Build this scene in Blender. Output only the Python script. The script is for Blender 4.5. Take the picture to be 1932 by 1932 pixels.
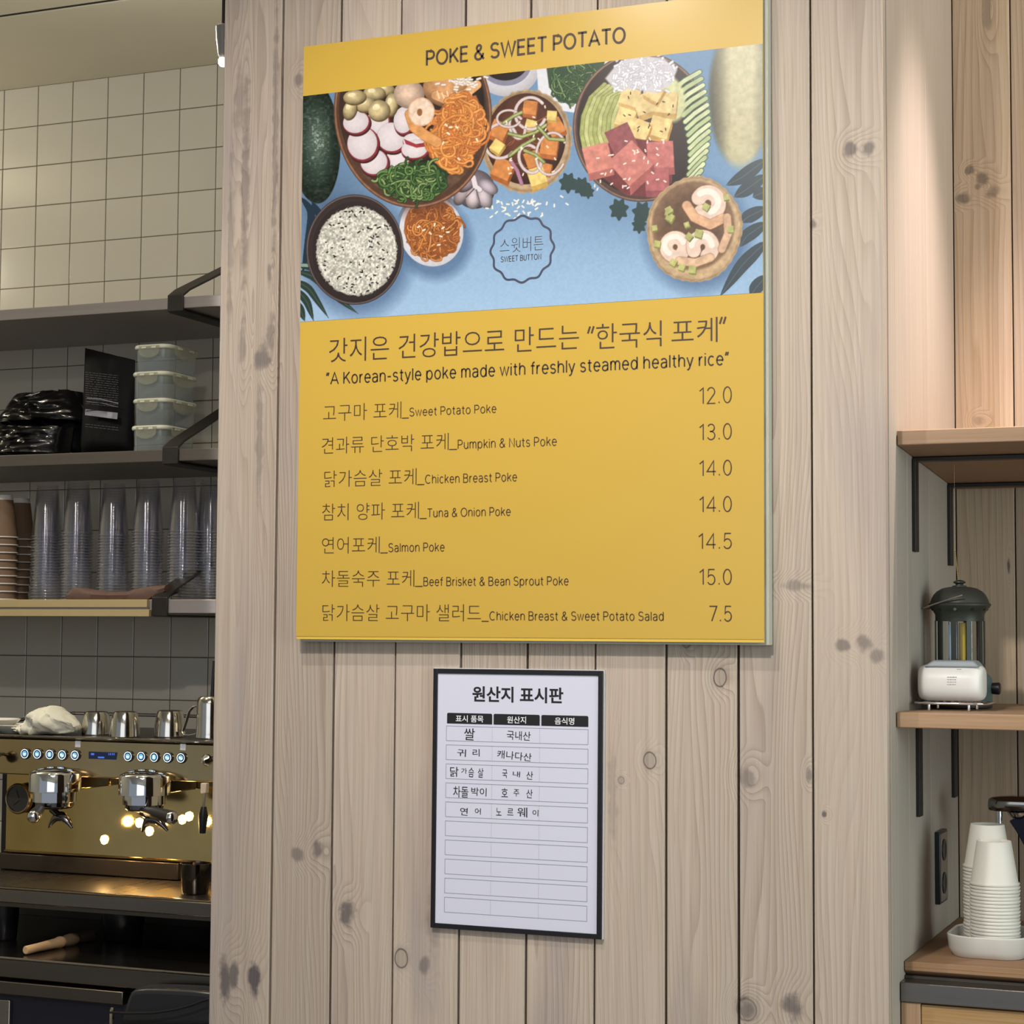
import bpy, math, random
import numpy as np
from mathutils import Vector, Matrix, noise as mnoise
R_ = math.radians
SC = bpy.context.scene
for _o in list(bpy.data.objects):
    bpy.data.objects.remove(_o)

# ------------------------------------------------------------------ camera
F, YAW, PITCH, ROLL = 3631.6, .39224, .0632, .00606
_cy, _sy, _cp, _sp = math.cos(YAW), math.sin(YAW), math.cos(PITCH), math.sin(PITCH)
_f = Vector((-_sy * _cp, _cy * _cp, _sp))
_r0 = Vector((_cy, _sy, 0))
_u0 = _r0.cross(_f)
CR = math.cos(ROLL) * _r0 + math.sin(ROLL) * _u0
CU = -math.sin(ROLL) * _r0 + math.cos(ROLL) * _u0
CAM = Vector((0, -3.05, 1.6))
cd = bpy.data.cameras.new('camera')
cd.sensor_width = 36
cd.lens = F / 1932 * 36
cd.clip_start = .05
cam = bpy.data.objects.new('camera', cd)
SC.collection.objects.link(cam)
M = Matrix.Identity(4)
for i in range(3):
    M[i][0], M[i][1], M[i][2], M[i][3] = CR[i], CU[i], -_f[i], CAM[i]
cam.matrix_world = M
SC.camera = cam

# ------------------------------------------------------------------ world, lights, exposure
SC.view_settings.view_transform = 'Standard'
SC.view_settings.look = 'None'
SC.view_settings.gamma = 1
SC.view_settings.use_curve_mapping = False
SC.view_settings.exposure = 0
SC.cycles.transparent_max_bounces = 64
SC.cycles.max_bounces = 10
W = bpy.data.worlds.new('world')
SC.world = W
W.use_nodes = True
W.node_tree.nodes['Background'].inputs[0].default_value = (.80, .90, 1.0, 1)
W.node_tree.nodes['Background'].inputs[1].default_value = .32


X0_L = -.617      # right-hand corner of the plank wall


def light(name, typ, loc, energy, col, size=.1, target=None, spot=None, blend=.5, sy=None):
    d = bpy.data.lights.new(name, typ)
    d.energy = energy
    d.color = col
    if typ == 'AREA':
        d.size = size
        if sy:
            d.shape = 'RECTANGLE'
            d.size_y = sy
    else:
        d.shadow_soft_size = size
    if spot:
        d.spot_size = R_(spot)
        d.spot_blend = blend
    o = bpy.data.objects.new(name, d)
    SC.collection.objects.link(o)
    o.location = loc
    if target is not None:
        o.rotation_euler = (Vector(target) - Vector(loc)).to_track_quat('-Z', 'Y').to_euler()
    return o


# ceiling spotlights of the seating room aimed at the plank wall
light('ceiling_spot', 'SPOT', (-.93, -2.25, 3.22), 176, (1, .93, .84), .045, (-1.2, 0, .75), 100, .9)
light('ceiling_spot', 'SPOT', (-1.40, -1.25, 3.22), 60, (1, .93, .84), .03, (-1.3, 0, .7), 110, .9)
# broad daylight from the shop front behind the camera
light('shopfront_daylight', 'AREA', (-.6, -6.2, 2.0), 40, (.92, .96, 1.0), 4.5, (-1.0, 0, 1.4), sy=2.4)
light('side_fill', 'AREA', (3.1, -1.6, 1.9), 84, (.84, .98, .95), 2.6, (-.6, .3, 1.4), sy=2.2)  # unseen area light added on the right to brighten the alcove side wall
# unseen area light added overhead to put a sheen on the poster
light('sheen_light', 'AREA', (-1.38, -2.75, 3.31), 17, (1, .97, .95), .95, (-1.38, -2.75, 0), sy=.7)
# alcove downlight, warm
light('alcove_downlight', 'SPOT', (X0_L + .29, .25, 3.27), 225, (1, .82, .74), .03, (X0_L + .33, .30, 0), 53, .75)
light('alcove_fill', 'POINT', (.35, .1, 3.1), 11, (1, .86, .76), .08)  # unseen point light added to lift the upper alcove
# kitchen ceiling lamps
light('kitchen_ceiling_lamp', 'POINT', (-4.75, 1.0, 2.98), 34, (1, .93, .74), .05)
light('kitchen_ceiling_lamp', 'POINT', (-2.62, .75, 3.0), 13, (1, .94, .82), .04)
light('kitchen_ceiling_lamp', 'SPOT', (-3.1, .1, 3.25), 85, (1, .88, .72), .05, (-3.1, 1.15, 1.2), 74, .8)


def ray(px, py):
    return CR * ((px - 966) / F) - CU * ((py - 966) / F) + _f


def at(px, py, Y):
    """Point on the plane y=Y measured at a place in the photograph."""
    d = ray(px, py)
    return CAM + d * ((Y - CAM.y) / d.y)


def atx(px, py, X):
    d = ray(px, py)
    return CAM + d * ((X - CAM.x) / d.x)


def atz(px, py, Z):
    d = ray(px, py)
    return CAM + d * ((Z - CAM.z) / d.z)


def mpp(p):
    """metres per photograph pixel at point p"""
    return (Vector(p) - CAM).dot(_f) / F


# ------------------------------------------------------------------ materials
def lin(c):
    if isinstance(c, str):
        c = [int(c[i:i + 2], 16) / 255 for i in (0, 2, 4)]
    return tuple(x / 12.92 if x <= .04045 else ((x + .055) / 1.055) ** 2.4 for x in c) + (1,)


MATS = {}


def mat(name, col, rough=.5, metal=0, emit=0, ecol=None, coat=0, spec=.5, noise=0, nscale=(40, 40, 40), bump=0, trans=0, ior=1.45, sss=0):
    m = bpy.data.materials.new(name)
    m.use_nodes = True
    nt = m.node_tree
    b = nt.nodes['Principled BSDF']
    c = lin(col)
    b.inputs['Base Color'].default_value = c
    b.inputs['Roughness'].default_value = rough
    b.inputs['Metallic'].default_value = metal
    b.inputs['Specular IOR Level'].default_value = spec
    b.inputs['Coat Weight'].default_value = coat
    b.inputs['Coat Roughness'].default_value = .08
    b.inputs['Transmission Weight'].default_value = trans
    b.inputs['IOR'].default_value = ior
    b.inputs['Subsurface Weight'].default_value = sss
    if emit:
        b.inputs['Emission Color'].default_value = lin(ecol or col)
        b.inputs['Emission Strength'].default_value = emit
    if noise or bump:
        tc = nt.nodes.new('ShaderNodeTexCoord')
        mp = nt.nodes.new('ShaderNodeMapping')
        mp.inputs['Scale'].default_value = nscale
        nz = nt.nodes.new('ShaderNodeTexNoise')
        nz.inputs['Scale'].default_value = 1
        nz.inputs['Detail'].default_value = 5
        nt.links.new(tc.outputs['Object'], mp.inputs[0])
        nt.links.new(mp.outputs[0], nz.inputs['Vector'])
        if noise:
            mx = nt.nodes.new('ShaderNodeMix')
            mx.data_type = 'RGBA'
            mx.inputs[6].default_value = tuple(v * (1 - noise) for v in c[:3]) + (1,)
            mx.inputs[7].default_value = tuple(min(1, v * (1 + noise)) for v in c[:3]) + (1,)
            nt.links.new(nz.outputs[0], mx.inputs[0])
            nt.links.new(mx.outputs[2], b.inputs['Base Color'])
            mr = nt.nodes.new('ShaderNodeMapRange')
            mr.inputs[3].default_value = max(0, rough - noise * .3)
            mr.inputs[4].default_value = min(1, rough + noise * .3)
            nt.links.new(nz.outputs[0], mr.inputs[0])
            nt.links.new(mr.outputs[0], b.inputs['Roughness'])
        if bump:
            bp = nt.nodes.new('ShaderNodeBump')
            bp.inputs['Strength'].default_value = 1
            bp.inputs['Distance'].default_value = bump
            nt.links.new(nz.outputs[0], bp.inputs['Height'])
            nt.links.new(bp.outputs[0], b.inputs['Normal'])
    MATS[name] = m
    return m


def film(name, tint, base=.04, edge=.5, rough=.08, haze=0.0, hazecol='ffffff'):
    """thin clear plastic: see-through with a facing-dependent gloss and a little haze"""
    m = bpy.data.materials.new(name)
    m.use_nodes = True
    nt = m.node_tree
    out = nt.nodes['Material Output']
    nt.nodes.remove(nt.nodes['Principled BSDF'])
    tr = nt.nodes.new('ShaderNodeBsdfTransparent')
    tr.inputs[0].default_value = lin(tint)
    gl = nt.nodes.new('ShaderNodeBsdfGlossy')
    gl.inputs['Roughness'].default_value = rough
    df = nt.nodes.new('ShaderNodeBsdfDiffuse')
    df.inputs[0].default_value = lin(hazecol)
    lw = nt.nodes.new('ShaderNodeLayerWeight')
    lw.inputs[0].default_value = .35
    mr = nt.nodes.new('ShaderNodeMapRange')
    mr.inputs[3].default_value = base
    mr.inputs[4].default_value = edge
    nt.links.new(lw.outputs['Facing'], mr.inputs[0])
    m1 = nt.nodes.new('ShaderNodeMixShader')
    nt.links.new(mr.outputs[0], m1.inputs[0])
    nt.links.new(tr.outputs[0], m1.inputs[1])
    nt.links.new(gl.outputs[0], m1.inputs[2])
    m2 = nt.nodes.new('ShaderNodeMixShader')
    m2.inputs[0].default_value = haze
    nt.links.new(m1.outputs[0], m2.inputs[1])
    nt.links.new(df.outputs[0], m2.inputs[2])
    nt.links.new(m2.outputs[0], out.inputs[0])
    return m


def wood(name, light_, dark_, grey_, knots=(), ring=.5, patch=.5, ringfreq=70, warp=9, rough=.62, fibre=.25, bump=.0006, rings=()):
    """plank wood: the mesh attribute 'g' holds (across, seed, along) in metres"""
    m = bpy.data.materials.new(name)
    m.use_nodes = True
    nt = m.node_tree
    N, L = nt.nodes.new, nt.links.new
    b = nt.nodes['Principled BSDF']
    b.inputs['Roughness'].default_value = rough
    at_ = N('ShaderNodeAttribute')
    at_.attribute_name = 'g'

    def nz(scale, detail=2, dist=0):
        mp = N('ShaderNodeVectorMath')
        mp.operation = 'MULTIPLY'
        mp.inputs[1].default_value = scale
        L(at_.outputs['Vector'], mp.inputs[0])
        n = N('ShaderNodeTexNoise')
        n.inputs['Scale'].default_value = 1
        n.inputs['Detail'].default_value = detail
        n.inputs['Distortion'].default_value = dist
        L(mp.outputs[0], n.inputs['Vector'])
        return n.outputs[0]

    def mth(op, a, c=None, d=None, clamp=False):
        n = N('ShaderNodeMath')
        n.operation = op
        n.use_clamp = clamp
        for i, v in enumerate((a, c, d)):
            if v is None:
                continue
            if isinstance(v, (int, float)):
                n.inputs[i].default_value = v
            else:
                L(v, n.inputs[i])
        return n.outputs[0]

    def mixc(fac, a, c):
        n = N('ShaderNodeMix')
        n.data_type = 'RGBA'
        for i, v in ((0, fac), (6, a), (7, c)):
            if isinstance(v, tuple):
                n.inputs[i].default_value = v
            elif isinstance(v, (int, float)):
                n.inputs[i].default_value = v
            else:
                L(v, n.inputs[i])
        return n.outputs[2]

    def mr(v, a, c, lo=0, hi=1):
        n = N('ShaderNodeMapRange')
        n.interpolation_type = 'SMOOTHSTEP'
        for i, x in zip((1, 2, 3, 4), (a, c, lo, hi)):
            n.inputs[i].default_value = x
        L(v, n.inputs[0])
        return n.outputs[0]

    sep = N('ShaderNodeSeparateXYZ')
    L(at_.outputs['Vector'], sep.inputs[0])
    n1 = nz((6.5, 3.1, .62), 2.2, .25)
    v = mth('ADD', mth('MULTIPLY', sep.outputs[0], ringfreq), mth('MULTIPLY', n1, warp))
    kn = None
    rl = None
    if knots or rings:
        tc = N('ShaderNodeTexCoord')
        wob = N('ShaderNodeTexNoise')
        wob.inputs['Scale'].default_value = 38
        wob.inputs['Detail'].default_value = 3
        L(tc.outputs['Object'], wob.inputs['Vector'])
        for (k, isring) in [(q, 0) for q in knots] + [(q, 1) for q in rings]:
            cx, cy_, cz, ra, rz, st = k
            s = N('ShaderNodeVectorMath')
            s.operation = 'SUBTRACT'
            L(tc.outputs['Object'], s.inputs[0])
            s.inputs[1].default_value = (cx, cy_, cz)
            t = N('ShaderNodeVectorMath')
            t.operation = 'MULTIPLY'
            L(s.outputs[0], t.inputs[0])
            t.inputs[1].default_value = (1 / ra, 1 / ra, 1 / rz)
            ln = N('ShaderNodeVectorMath')
            ln.operation = 'LENGTH'
            L(t.outputs[0], ln.inputs[0])
            d = ln.outputs['Value']
            bend = mr(d, 3.2, .5, 0, 3.0)
            v = mth('ADD', v, bend)
            dw = mth('ADD', d, mth('MULTIPLY', mth('SUBTRACT', wob.outputs[0], .5), 2.3 if not isring else .3))
            if isring:
                e = mth('MULTIPLY', mr(mth('ABSOLUTE', mth('SUBTRACT', dw, 1.0)), .16, .02), st)
                rl = e if rl is None else mth('MAXIMUM', rl, e)
                e2 = mr(dw, 1.9, .7, 0, .28)
            else:
                e2 = mr(dw, 1.3, .45, 0, st)
            kn = e2 if kn is None else mth('MAXIMUM', kn, e2)
    fr = mth('FRACT', v)
    saw = mth('POWER', fr, 2.2)
    edge = mr(fr, .93, 1.0, 1, 0)
    ringm = mth('MULTIPLY', saw, edge)
    # rings fade in and out over the board
    amp = mr(nz((6, 2.3, .7), 1), .35, .65, .25, 1)
    ringm = mth('MULTIPLY', ringm, amp)
    fib = nz((420, 9, 7), 3)
    fib2 = nz((150, 5, 1.6), 3)
    pt = nz((7, 4.7, 1.1), 3, .6)
    board = nz((.0, 11.7, .0), 0)
    col = mixc(mr(fib2, .3, .7), lin(light_), tuple(.72 * x + .28 * y for x, y in zip(lin(light_), lin(dark_))))
    col = mixc(mth('MULTIPLY', ringm, ring), col, lin(dark_))
    col = mixc(mth('MULTIPLY', mr(pt, .5, .72), patch), col, lin(grey_))
    hs = N('ShaderNodeHueSaturation')
    L(mr(board, .3, .7, .88, 1.1), hs.inputs['Value'])
    L(mth('MULTIPLY', mth('ADD', mr(fib, .25, .75, -.12, .12), 1), 1), hs.inputs['Saturation'])
    L(col, hs.inputs['Color'])
    col = hs.outputs[0]
    dk = mth('MULTIPLY', mr(fib, .56, .78), fibre)
    col = mixc(dk, col, lin(dark_))
    if kn is not None:
        col = mixc(kn, col, tuple(x * .36 for x in lin(grey_)[:3]) + (1,))
        if rl is not None:
            col = mixc(rl, col, lin('3a3432'))
    L(col, b.inputs['Base Color'])
    bp = N('ShaderNodeBump')
    bp.inputs['Distance'].default_value = bump
    bp.inputs['Strength'].default_value = .8
    L(mth('ADD', mth('MULTIPLY', ringm, -.7), mth('MULTIPLY', fib, .8)), bp.inputs['Height'])
    L(bp.outputs[0], b.inputs['Normal'])
    return m


# ------------------------------------------------------------------ mesh builder
class MB:
    def __init__(s):
        s.v, s.f, s.g = [], [], []

    def add(s, vs, fs, g=None):
        o = len(s.v)
        s.v += [tuple(q) for q in vs]
        s.g += g if g else [(q[0], 0, q[2]) for q in vs]
        s.f += [tuple(i + o for i in q) for q in fs]
        return s

    def hexa(s, p, g=None):
        """8 corners: 4 bottom (counter-clockwise), 4 top"""
        return s.add(p, [(3, 2, 1, 0), (4, 5, 6, 7), (0, 1, 5, 4), (1, 2, 6, 5), (2, 3, 7, 6), (3, 0, 4, 7)], g)

    def box(s, a, b, ax=None, seed=0):
        x0, x1 = sorted((a[0], b[0]))
        y0, y1 = sorted((a[1], b[1]))
        z0, z1 = sorted((a[2], b[2]))
        p = [(x0, y0, z0), (x1, y0, z0), (x1, y1, z0), (x0, y1, z0), (x0, y0, z1), (x1, y0, z1), (x1, y1, z1), (x0, y1, z1)]
        g = None
        if ax:      # (across axis, along axis)
            o = 2 - 0
            th = ({0, 1, 2} - set(ax)).pop()
            g = [(q[ax[0]] - (a[ax[0]] + b[ax[0]]) / 2 + q[th] * .6 + seed * .37, seed * 1.7, q[ax[1]] + seed * 3.3) for q in p]
        return s.hexa(p, g)

    def lathe(s, prof, c=(0, 0, 0), n=32, axis=(0, 0, 1), cap=(True, True)):
        ax = Vector(axis).normalized()
        q = ax.to_track_quat('Z', 'Y')
        vs = []
        for (r, h) in prof:
            for i in range(n):
                t = 2 * math.pi * i / n
                p = q @ Vector((r * math.cos(t), r * math.sin(t), h))
                vs.append((p.x + c[0], p.y + c[1], p.z + c[2]))
        fs = []
        for j in range(len(prof) - 1):
            for i in range(n):
                k = (i + 1) % n
                fs.append((j * n + i, j * n + k, (j + 1) * n + k, (j + 1) * n + i))
        if cap[0] and prof[0][0] > 1e-5:
            fs.append(tuple(range(n))[::-1])
        if cap[1] and prof[-1][0] > 1e-5:
            fs.append(tuple((len(prof) - 1) * n + i for i in range(n)))
        return s.add(vs, fs)

    def tube(s, pts, r, n=10, closed=False, flat=1.0, up=None):
        pts = [Vector(p) for p in pts]
        m = len(pts)
        rs = r if isinstance(r, (list, tuple)) else [r] * m
        vs, fs = [], []
        nrm = Vector(up) if up else None
        for i, p in enumerate(pts):
            if closed:
                d = pts[(i + 1) % m] - pts[i - 1]
            else:
                d = pts[min(i + 1, m - 1)] - pts[max(i - 1, 0)]
            d.normalize()
            if nrm is None:
                nrm = d.orthogonal()
            nn = (nrm - d * nrm.dot(d))
            if nn.length < 1e-6:
                nn = d.orthogonal()
            nn.normalize()
            if not up:
                nrm = nn
            bn = d.cross(nn)
            for k in range(n):
                t = 2 * math.pi * k / n
                vs.append(p + (nn * math.cos(t) * flat + bn * math.sin(t)) * rs[i])
        lim = m if closed else m - 1
        for i in range(lim):
            j = (i + 1) % m
            for k in range(n):
                l = (k + 1) % n
                fs.append((i * n + k, i * n + l, j * n + l, j * n + k))
        if not closed:
            fs.append(tuple(range(n))[::-1])
            fs.append(tuple((m - 1) * n + k for k in range(n)))
        return s.add(vs, fs)

    def bar(s, pts, w, t, side):
        """flat strip of width w (along side) and thickness t following pts"""
        pts = [Vector(p) for p in pts]
        sd = Vector(side).normalized()
        vs, fs = [], []
        m = len(pts)
        for i, p in enumerate(pts):
            d1 = (pts[i] - pts[i - 1]).normalized() if i > 0 else (pts[1] - pts[0]).normalized()
            d2 = (pts[i + 1] - pts[i]).normalized() if i < m - 1 else d1
            n1, n2 = d1.cross(sd).normalized(), d2.cross(sd).normalized()
            nn = (n1 + n2)
            nn.normalize()
            nn = nn / max(.35, nn.dot(n1))
            for (u, k) in ((-1, -1), (1, -1), (1, 1), (-1, 1)):
                vs.append(p + sd * (u * w / 2) + nn * (k * t / 2))
        for i in range(m - 1):
            for k in range(4):
                l = (k + 1) % 4
                fs.append((i * 4 + k, i * 4 + l, i * 4 + 4 + l, i * 4 + 4 + k))
        fs.append((3, 2, 1, 0))
        fs.append(tuple((m - 1) * 4 + k for k in range(4)))
        return s.add(vs, fs)

    def prism(s, poly, d):
        """polygon (3-D points) pushed along vector d"""
        n = len(poly)
        d = Vector(d)
        vs = [Vector(p) for p in poly] + [Vector(p) + d for p in poly]
        fs = [tuple(range(n))[::-1], tuple(range(n, 2 * n))]
        for i in range(n):
            j = (i + 1) % n
            fs.append((i, j, n + j, n + i))
        return s.add(vs, fs)

    def ribbon(s, pts, w, o=(0, 0, 0)):
        """flat stroke in the x-z plane facing -y"""
        m = len(pts)
        if m < 2:
            return s
        closed = m > 3 and abs(pts[0][0] - pts[-1][0]) + abs(pts[0][1] - pts[-1][1]) < 1e-7
        vs = []
        for i in range(m):
            a = pts[i - 1] if i > 0 else (pts[-2] if closed else None)
            c = pts[i + 1] if i < m - 1 else (pts[1] if closed else None)
            p = pts[i]

            def nr(q, r_):
                dx, dz = r_[0] - q[0], r_[1] - q[1]
                l = math.hypot(dx, dz) or 1
                return (-dz / l, dx / l)
            n1 = nr(a, p) if a else nr(p, c)
            n2 = nr(p, c) if c else n1
            nx, nz_ = n1[0] + n2[0], n1[1] + n2[1]
            l = math.hypot(nx, nz_) or 1
            nx, nz_ = nx / l, nz_ / l
            k = w / 2 / max(.5, nx * n1[0] + nz_ * n1[1])
            vs += [(p[0] + nx * k + o[0], o[1], p[1] + nz_ * k + o[2]), (p[0] - nx * k + o[0], o[1], p[1] - nz_ * k + o[2])]
        return s.add(vs, [(2 * i, 2 * i + 1, 2 * i + 3, 2 * i + 2) for i in range(m - 1)])

    def build(s, name, m, parent=None, bevel=0, smooth=38, seg=2, subsurf=0, loc=None):
        me = bpy.data.meshes.new(name)
        off = Vector(loc) if loc is not None else (parent_base(parent) if parent else Vector((0, 0, 0)))
        vs = [(q[0] - off.x, q[1] - off.y, q[2] - off.z) for q in s.v]
        me.from_pydata(vs, [], s.f)
        a = me.attributes.new('g', 'FLOAT_VECTOR', 'POINT')
        a.data.foreach_set('vector', np.array(s.g, dtype=np.float32).ravel())
        if m:
            me.materials.append(m)
        if smooth:
            me.shade_smooth()
            me.set_sharp_from_angle(angle=R_(smooth))
        me.update()
        o = bpy.data.objects.new(name, me)
        SC.collection.objects.link(o)
        if loc is not None and not parent:
            o.location = off
        if parent:
            o.parent = parent
        if bevel:
            md = o.modifiers.new('bevel', 'BEVEL')
            md.width = bevel
            md.segments = seg
            md.limit_method = 'ANGLE'
            md.angle_limit = R_(35)
        if subsurf:
            md = o.modifiers.new('subsurf', 'SUBSURF')
            md.levels = md.render_levels = subsurf
        return o


BASE = {}


def parent_base(p):
    v = Vector((0, 0, 0))
    while p:
        v = v + p.location
        p = p.parent
    return v


def thing(name, label, cat, loc=(0, 0, 0), group=None):
    o = bpy.data.objects.new(name, None)
    o.empty_display_size = .05
    SC.collection.objects.link(o)
    o.location = loc
    return tag(o, label, cat, group)


def tag(o, label, cat, group=None):
    o['label'] = label
    o['category'] = cat
    if group:
        o['group'] = group
    return o


def struct(o):
    o['kind'] = 'structure'
    return o


def dup(root, loc, label=None, group=None):
    r = root.copy()
    SC.collection.objects.link(r)
    r.location = loc
    if label:
        r['label'] = label
    if group:
        r['group'] = group
    for ch in list(root.children):
        c = ch.copy()
        SC.collection.objects.link(c)
        c.parent = r
        for g in ch.children:
            d = g.copy()
            SC.collection.objects.link(d)
            d.parent = c
    return r

# ------------------------------------------------------------------ room shell
X0 = -.617          # right-hand corner of the plank wall
XL = -1.848         # left-hand end of the plank wall
CEIL = 3.334
YK = 1.95           # tiled kitchen wall
YA = .65            # back of the alcove
steel = mat('brushed_steel', 'b9b4ac', .26, 1, noise=.10, nscale=(3, 60, 220))
steel_h = mat('brushed_shelf_steel', 'a8a39c', .33, 1, noise=.12, nscale=(2, 40, 300))
mirror = mat('polished_steel', 'cfc9c0', .09, 1, noise=.05, nscale=(8, 8, 8))
chrome = mat('chrome', 'e2e2e6', .05, 1)
black_metal = mat('black_powder_coat', '24211f', .45, .2, noise=.1)
black_plastic = mat('black_plastic', '16161a', .38)
dark_gap = mat('dark_gap', '2a1c14', .9)
white_plastic = mat('white_plastic', 'e4e1de', .4, noise=.01)
plaster = mat('ceiling_plaster', 'd2ccba', .75, noise=.05, nscale=(2.2, 2.2, 2.2))
floor_m = mat('floor_screed', '6f665c', .55, noise=.15, nscale=(3, 3, 3))


def K(px, py, rx, rz, st, Y=0):
    p = at(px, py, Y)
    s = mpp(p)
    return (p.x, p.y, p.z, rx * s, rz * s, st)


KN = [K(1603, 285, 13, 17, .75), K(1640, 280, 12, 15, .7), K(1533, 421, 8, 10, .7), K(600, 1604, 13, 19, .75), K(560, 1613, 15, 15, .6),
      K(655, 1725, 17, 22, .85), K(800, 1824, 12, 19, .6), K(424, 1850, 13, 42, .9), K(441, 1838, 11, 30, .8), K(478, 1846, 13, 32, 1.0),
      K(1590, 1219, 15, 13, .65), K(1632, 1213, 16, 16, .6), K(1656, 1238, 14, 14, .55), K(1555, 1537, 6, 7, .9), K(1410, 1464, 18, 20, .5),
      K(1526, 1462, 6, 13, .6), K(1500, 1106, 28, 11, .5), K(463, 330, 9, 210, .5), K(519, 250, 6, 270, .5), K(436, 420, 7, 160, .35), K(452, 190, 12, 60, .35),
      K(495, 675, 17, 26, .7), K(512, 630, 9, 40, .5), K(490, 830, 8, 120, .4), K(457, 650, 8, 45, .4), K(1156, 1500, 9, 90, .25),
      K(563, 150, 9, 14, .6), K(508, 520, 6, 20, .6), K(1407, 1903, 17, 19, .7), K(1496, 1899, 19, 25, .8), K(820, 1730, 16, 60, .3)]
RG = [K(1358, 1278, 12.5, 17, .8), K(1226, 1435, 12, 15.5, .75), K(1172, 1472, 6, 6.5, .6), K(757, 1808, 13, 17.5, .75), K(1294, 1206, 10, 16, .6),
      K(1408, 1905, 19, 20, .5)]
wood_wall = wood('washed_pine_planks', 'b9aa9c', '897768', '8f8384', KN, ring=.62, patch=.5, rings=RG, ringfreq=115, warp=26, fibre=.34)
wood_side = wood('pale_green_washed_boards', 'bcb1a6', '9a8f82', 'a9a498', ring=.35, patch=.4, ringfreq=120, warp=4, fibre=.35)
KB = [K(1855, 338, 11, 14, .7, YA), K(1829, 322, 8, 8, .7, YA), K(1872, 362, 15, 12, .55, YA), K(1815, 372, 13, 10, .7, YA), K(1846, 352, 7, 6, .6, YA),
      K(1862, 20, 9, 40, .4, YA), K(1846, 795, 10, 9, .3, YA), K(1903, 1070, 3, 14, .9, YA)]
wood_back = wood('warm_pine_boards', 'b6a28c', '8f7960', '94837a', KB, ring=.6, patch=.35, ringfreq=75, warp=13, fibre=.3)
wood_shelf = wood('oiled_shelf_timber', 'a68669', '876a50', '8d7260', ring=.25, patch=.25, ringfreq=60, warp=6, fibre=.3)
wood_counter = wood('counter_timber', '9b7859', '70553a', '7b6049', ring=.6, patch=.35, ringfreq=80, warp=8, fibre=.3)
wood_drawer = wood('drawer_front_pine', 'ae8a5c', '85633c', '8d6c48', ring=.75, patch=.2, ringfreq=150, warp=3, fibre=.3)

# plank wall: ten vertical planks with open dark joints over a solid core
seams = [XL, -1.7245, -1.604, -1.482, -1.357, -1.233, -1.109, -.985, -.862, -.738, X0]
b = MB()
for i in range(10):
    g0 = .0000 if i == 0 else .0016 + .0006 * ((i * 7) % 3)
    b.box((seams[i] + g0, 0 + .0008 * ((i * 5) % 3), 0), (seams[i + 1] - .0014, .022, CEIL), (0, 2), seed=i + 1)
wf = struct(b.build('wall_front', wood_wall, bevel=.0016))
b = MB().box((XL + .004, .0221, 0), (X0 - .023, YA + .05, CEIL))
struct(b.build('trim_1', dark_gap))
# alcove side wall
ys = [0.0225] + [atx(px, 900, X0).y for px in (1690, 1711.5, 1752)] + [YA]
b = MB()
for i in range(len(ys) - 1):
    b.box((X0 - .0225, ys[i] + .0006, 0), (X0, ys[i + 1] - .0006, CEIL), (1, 2), seed=i + 21)
struct(b.build('wall_left', wood_side, bevel=.001))
xs = [X0, at(1909, 400, YA).x]
while xs[-1] < 1.6:
    xs.append(xs[-1] + .122)
b = MB()
for i in range(len(xs) - 1):
    b.box((xs[i] + .0012, YA, 0), (xs[i + 1] - .0012, YA + .022, CEIL), (0, 2), seed=i + 31)
struct(b.build('wall_back', wood_back, bevel=.0012))
struct(MB().box((X0 - .02, YA + .0221, 0), (1.72, YA + .1, CEIL)).build('trim_2', dark_gap))
struct(MB().box((1.62, 0, 0), (1.72, YA, CEIL)).build('wall_right', wood_side))

# tiled kitchen wall: every tile a shallow pillow in one mesh over grout
tile_m = mat('glazed_white_tile', 'c0bbb0', .13, noise=.02, nscale=(5, 5, 5), coat=.3)
grout_m = mat('tile_grout', '5f5848', .85)
TW = .1317
tx0 = at(70, 300, YK).x
tzs = [at(70, y, YK).z for y in (237.6, 312.8, 387.7, 464.5, 540.8)]
TH = (tzs[0] - tzs[-1]) / 4
tz0 = tzs[0]
rnd = random.Random(4)
b = MB()
for i in range(-19, 15):
    for j in range(-24, 2):
        x, z = tx0 + i * TW, tz0 + j * TH
        x1, z1 = x + TW, min(z + TH, CEIL)
        if z1 - z < .01 or z < 0:
            continue
        gp, e, yy = .0014, .0018, YK
        t1, t2 = rnd.uniform(-.0004, .0004), rnd.uniform(-.0004, .0004)
        o = [(x + gp, yy, z + gp), (x1 - gp, yy, z + gp), (x1 - gp, yy, z1 - gp), (x + gp, yy, z1 - gp)]
        n = [(x + gp + e, yy - .0008 + t1, z + gp + e), (x1 - gp - e, yy - .0008 - t1, z + gp + e),
             (x1 - gp - e, yy - .0008 - t2, z1 - gp - e), (x + gp + e, yy - .0008 + t2, z1 - gp - e)]
        b.add(o + n, [(4, 5, 6, 7), (0, 1, 5, 4), (1, 2, 6, 5), (2, 3, 7, 6), (3, 0, 4, 7)])
kt = struct(b.build('wall_kitchen', tile_m, smooth=15))
struct(MB().box((-6.3, YK + .0003, 0), (-1.1, YK + .12, CEIL)).build('trim_3', grout_m))
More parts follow.
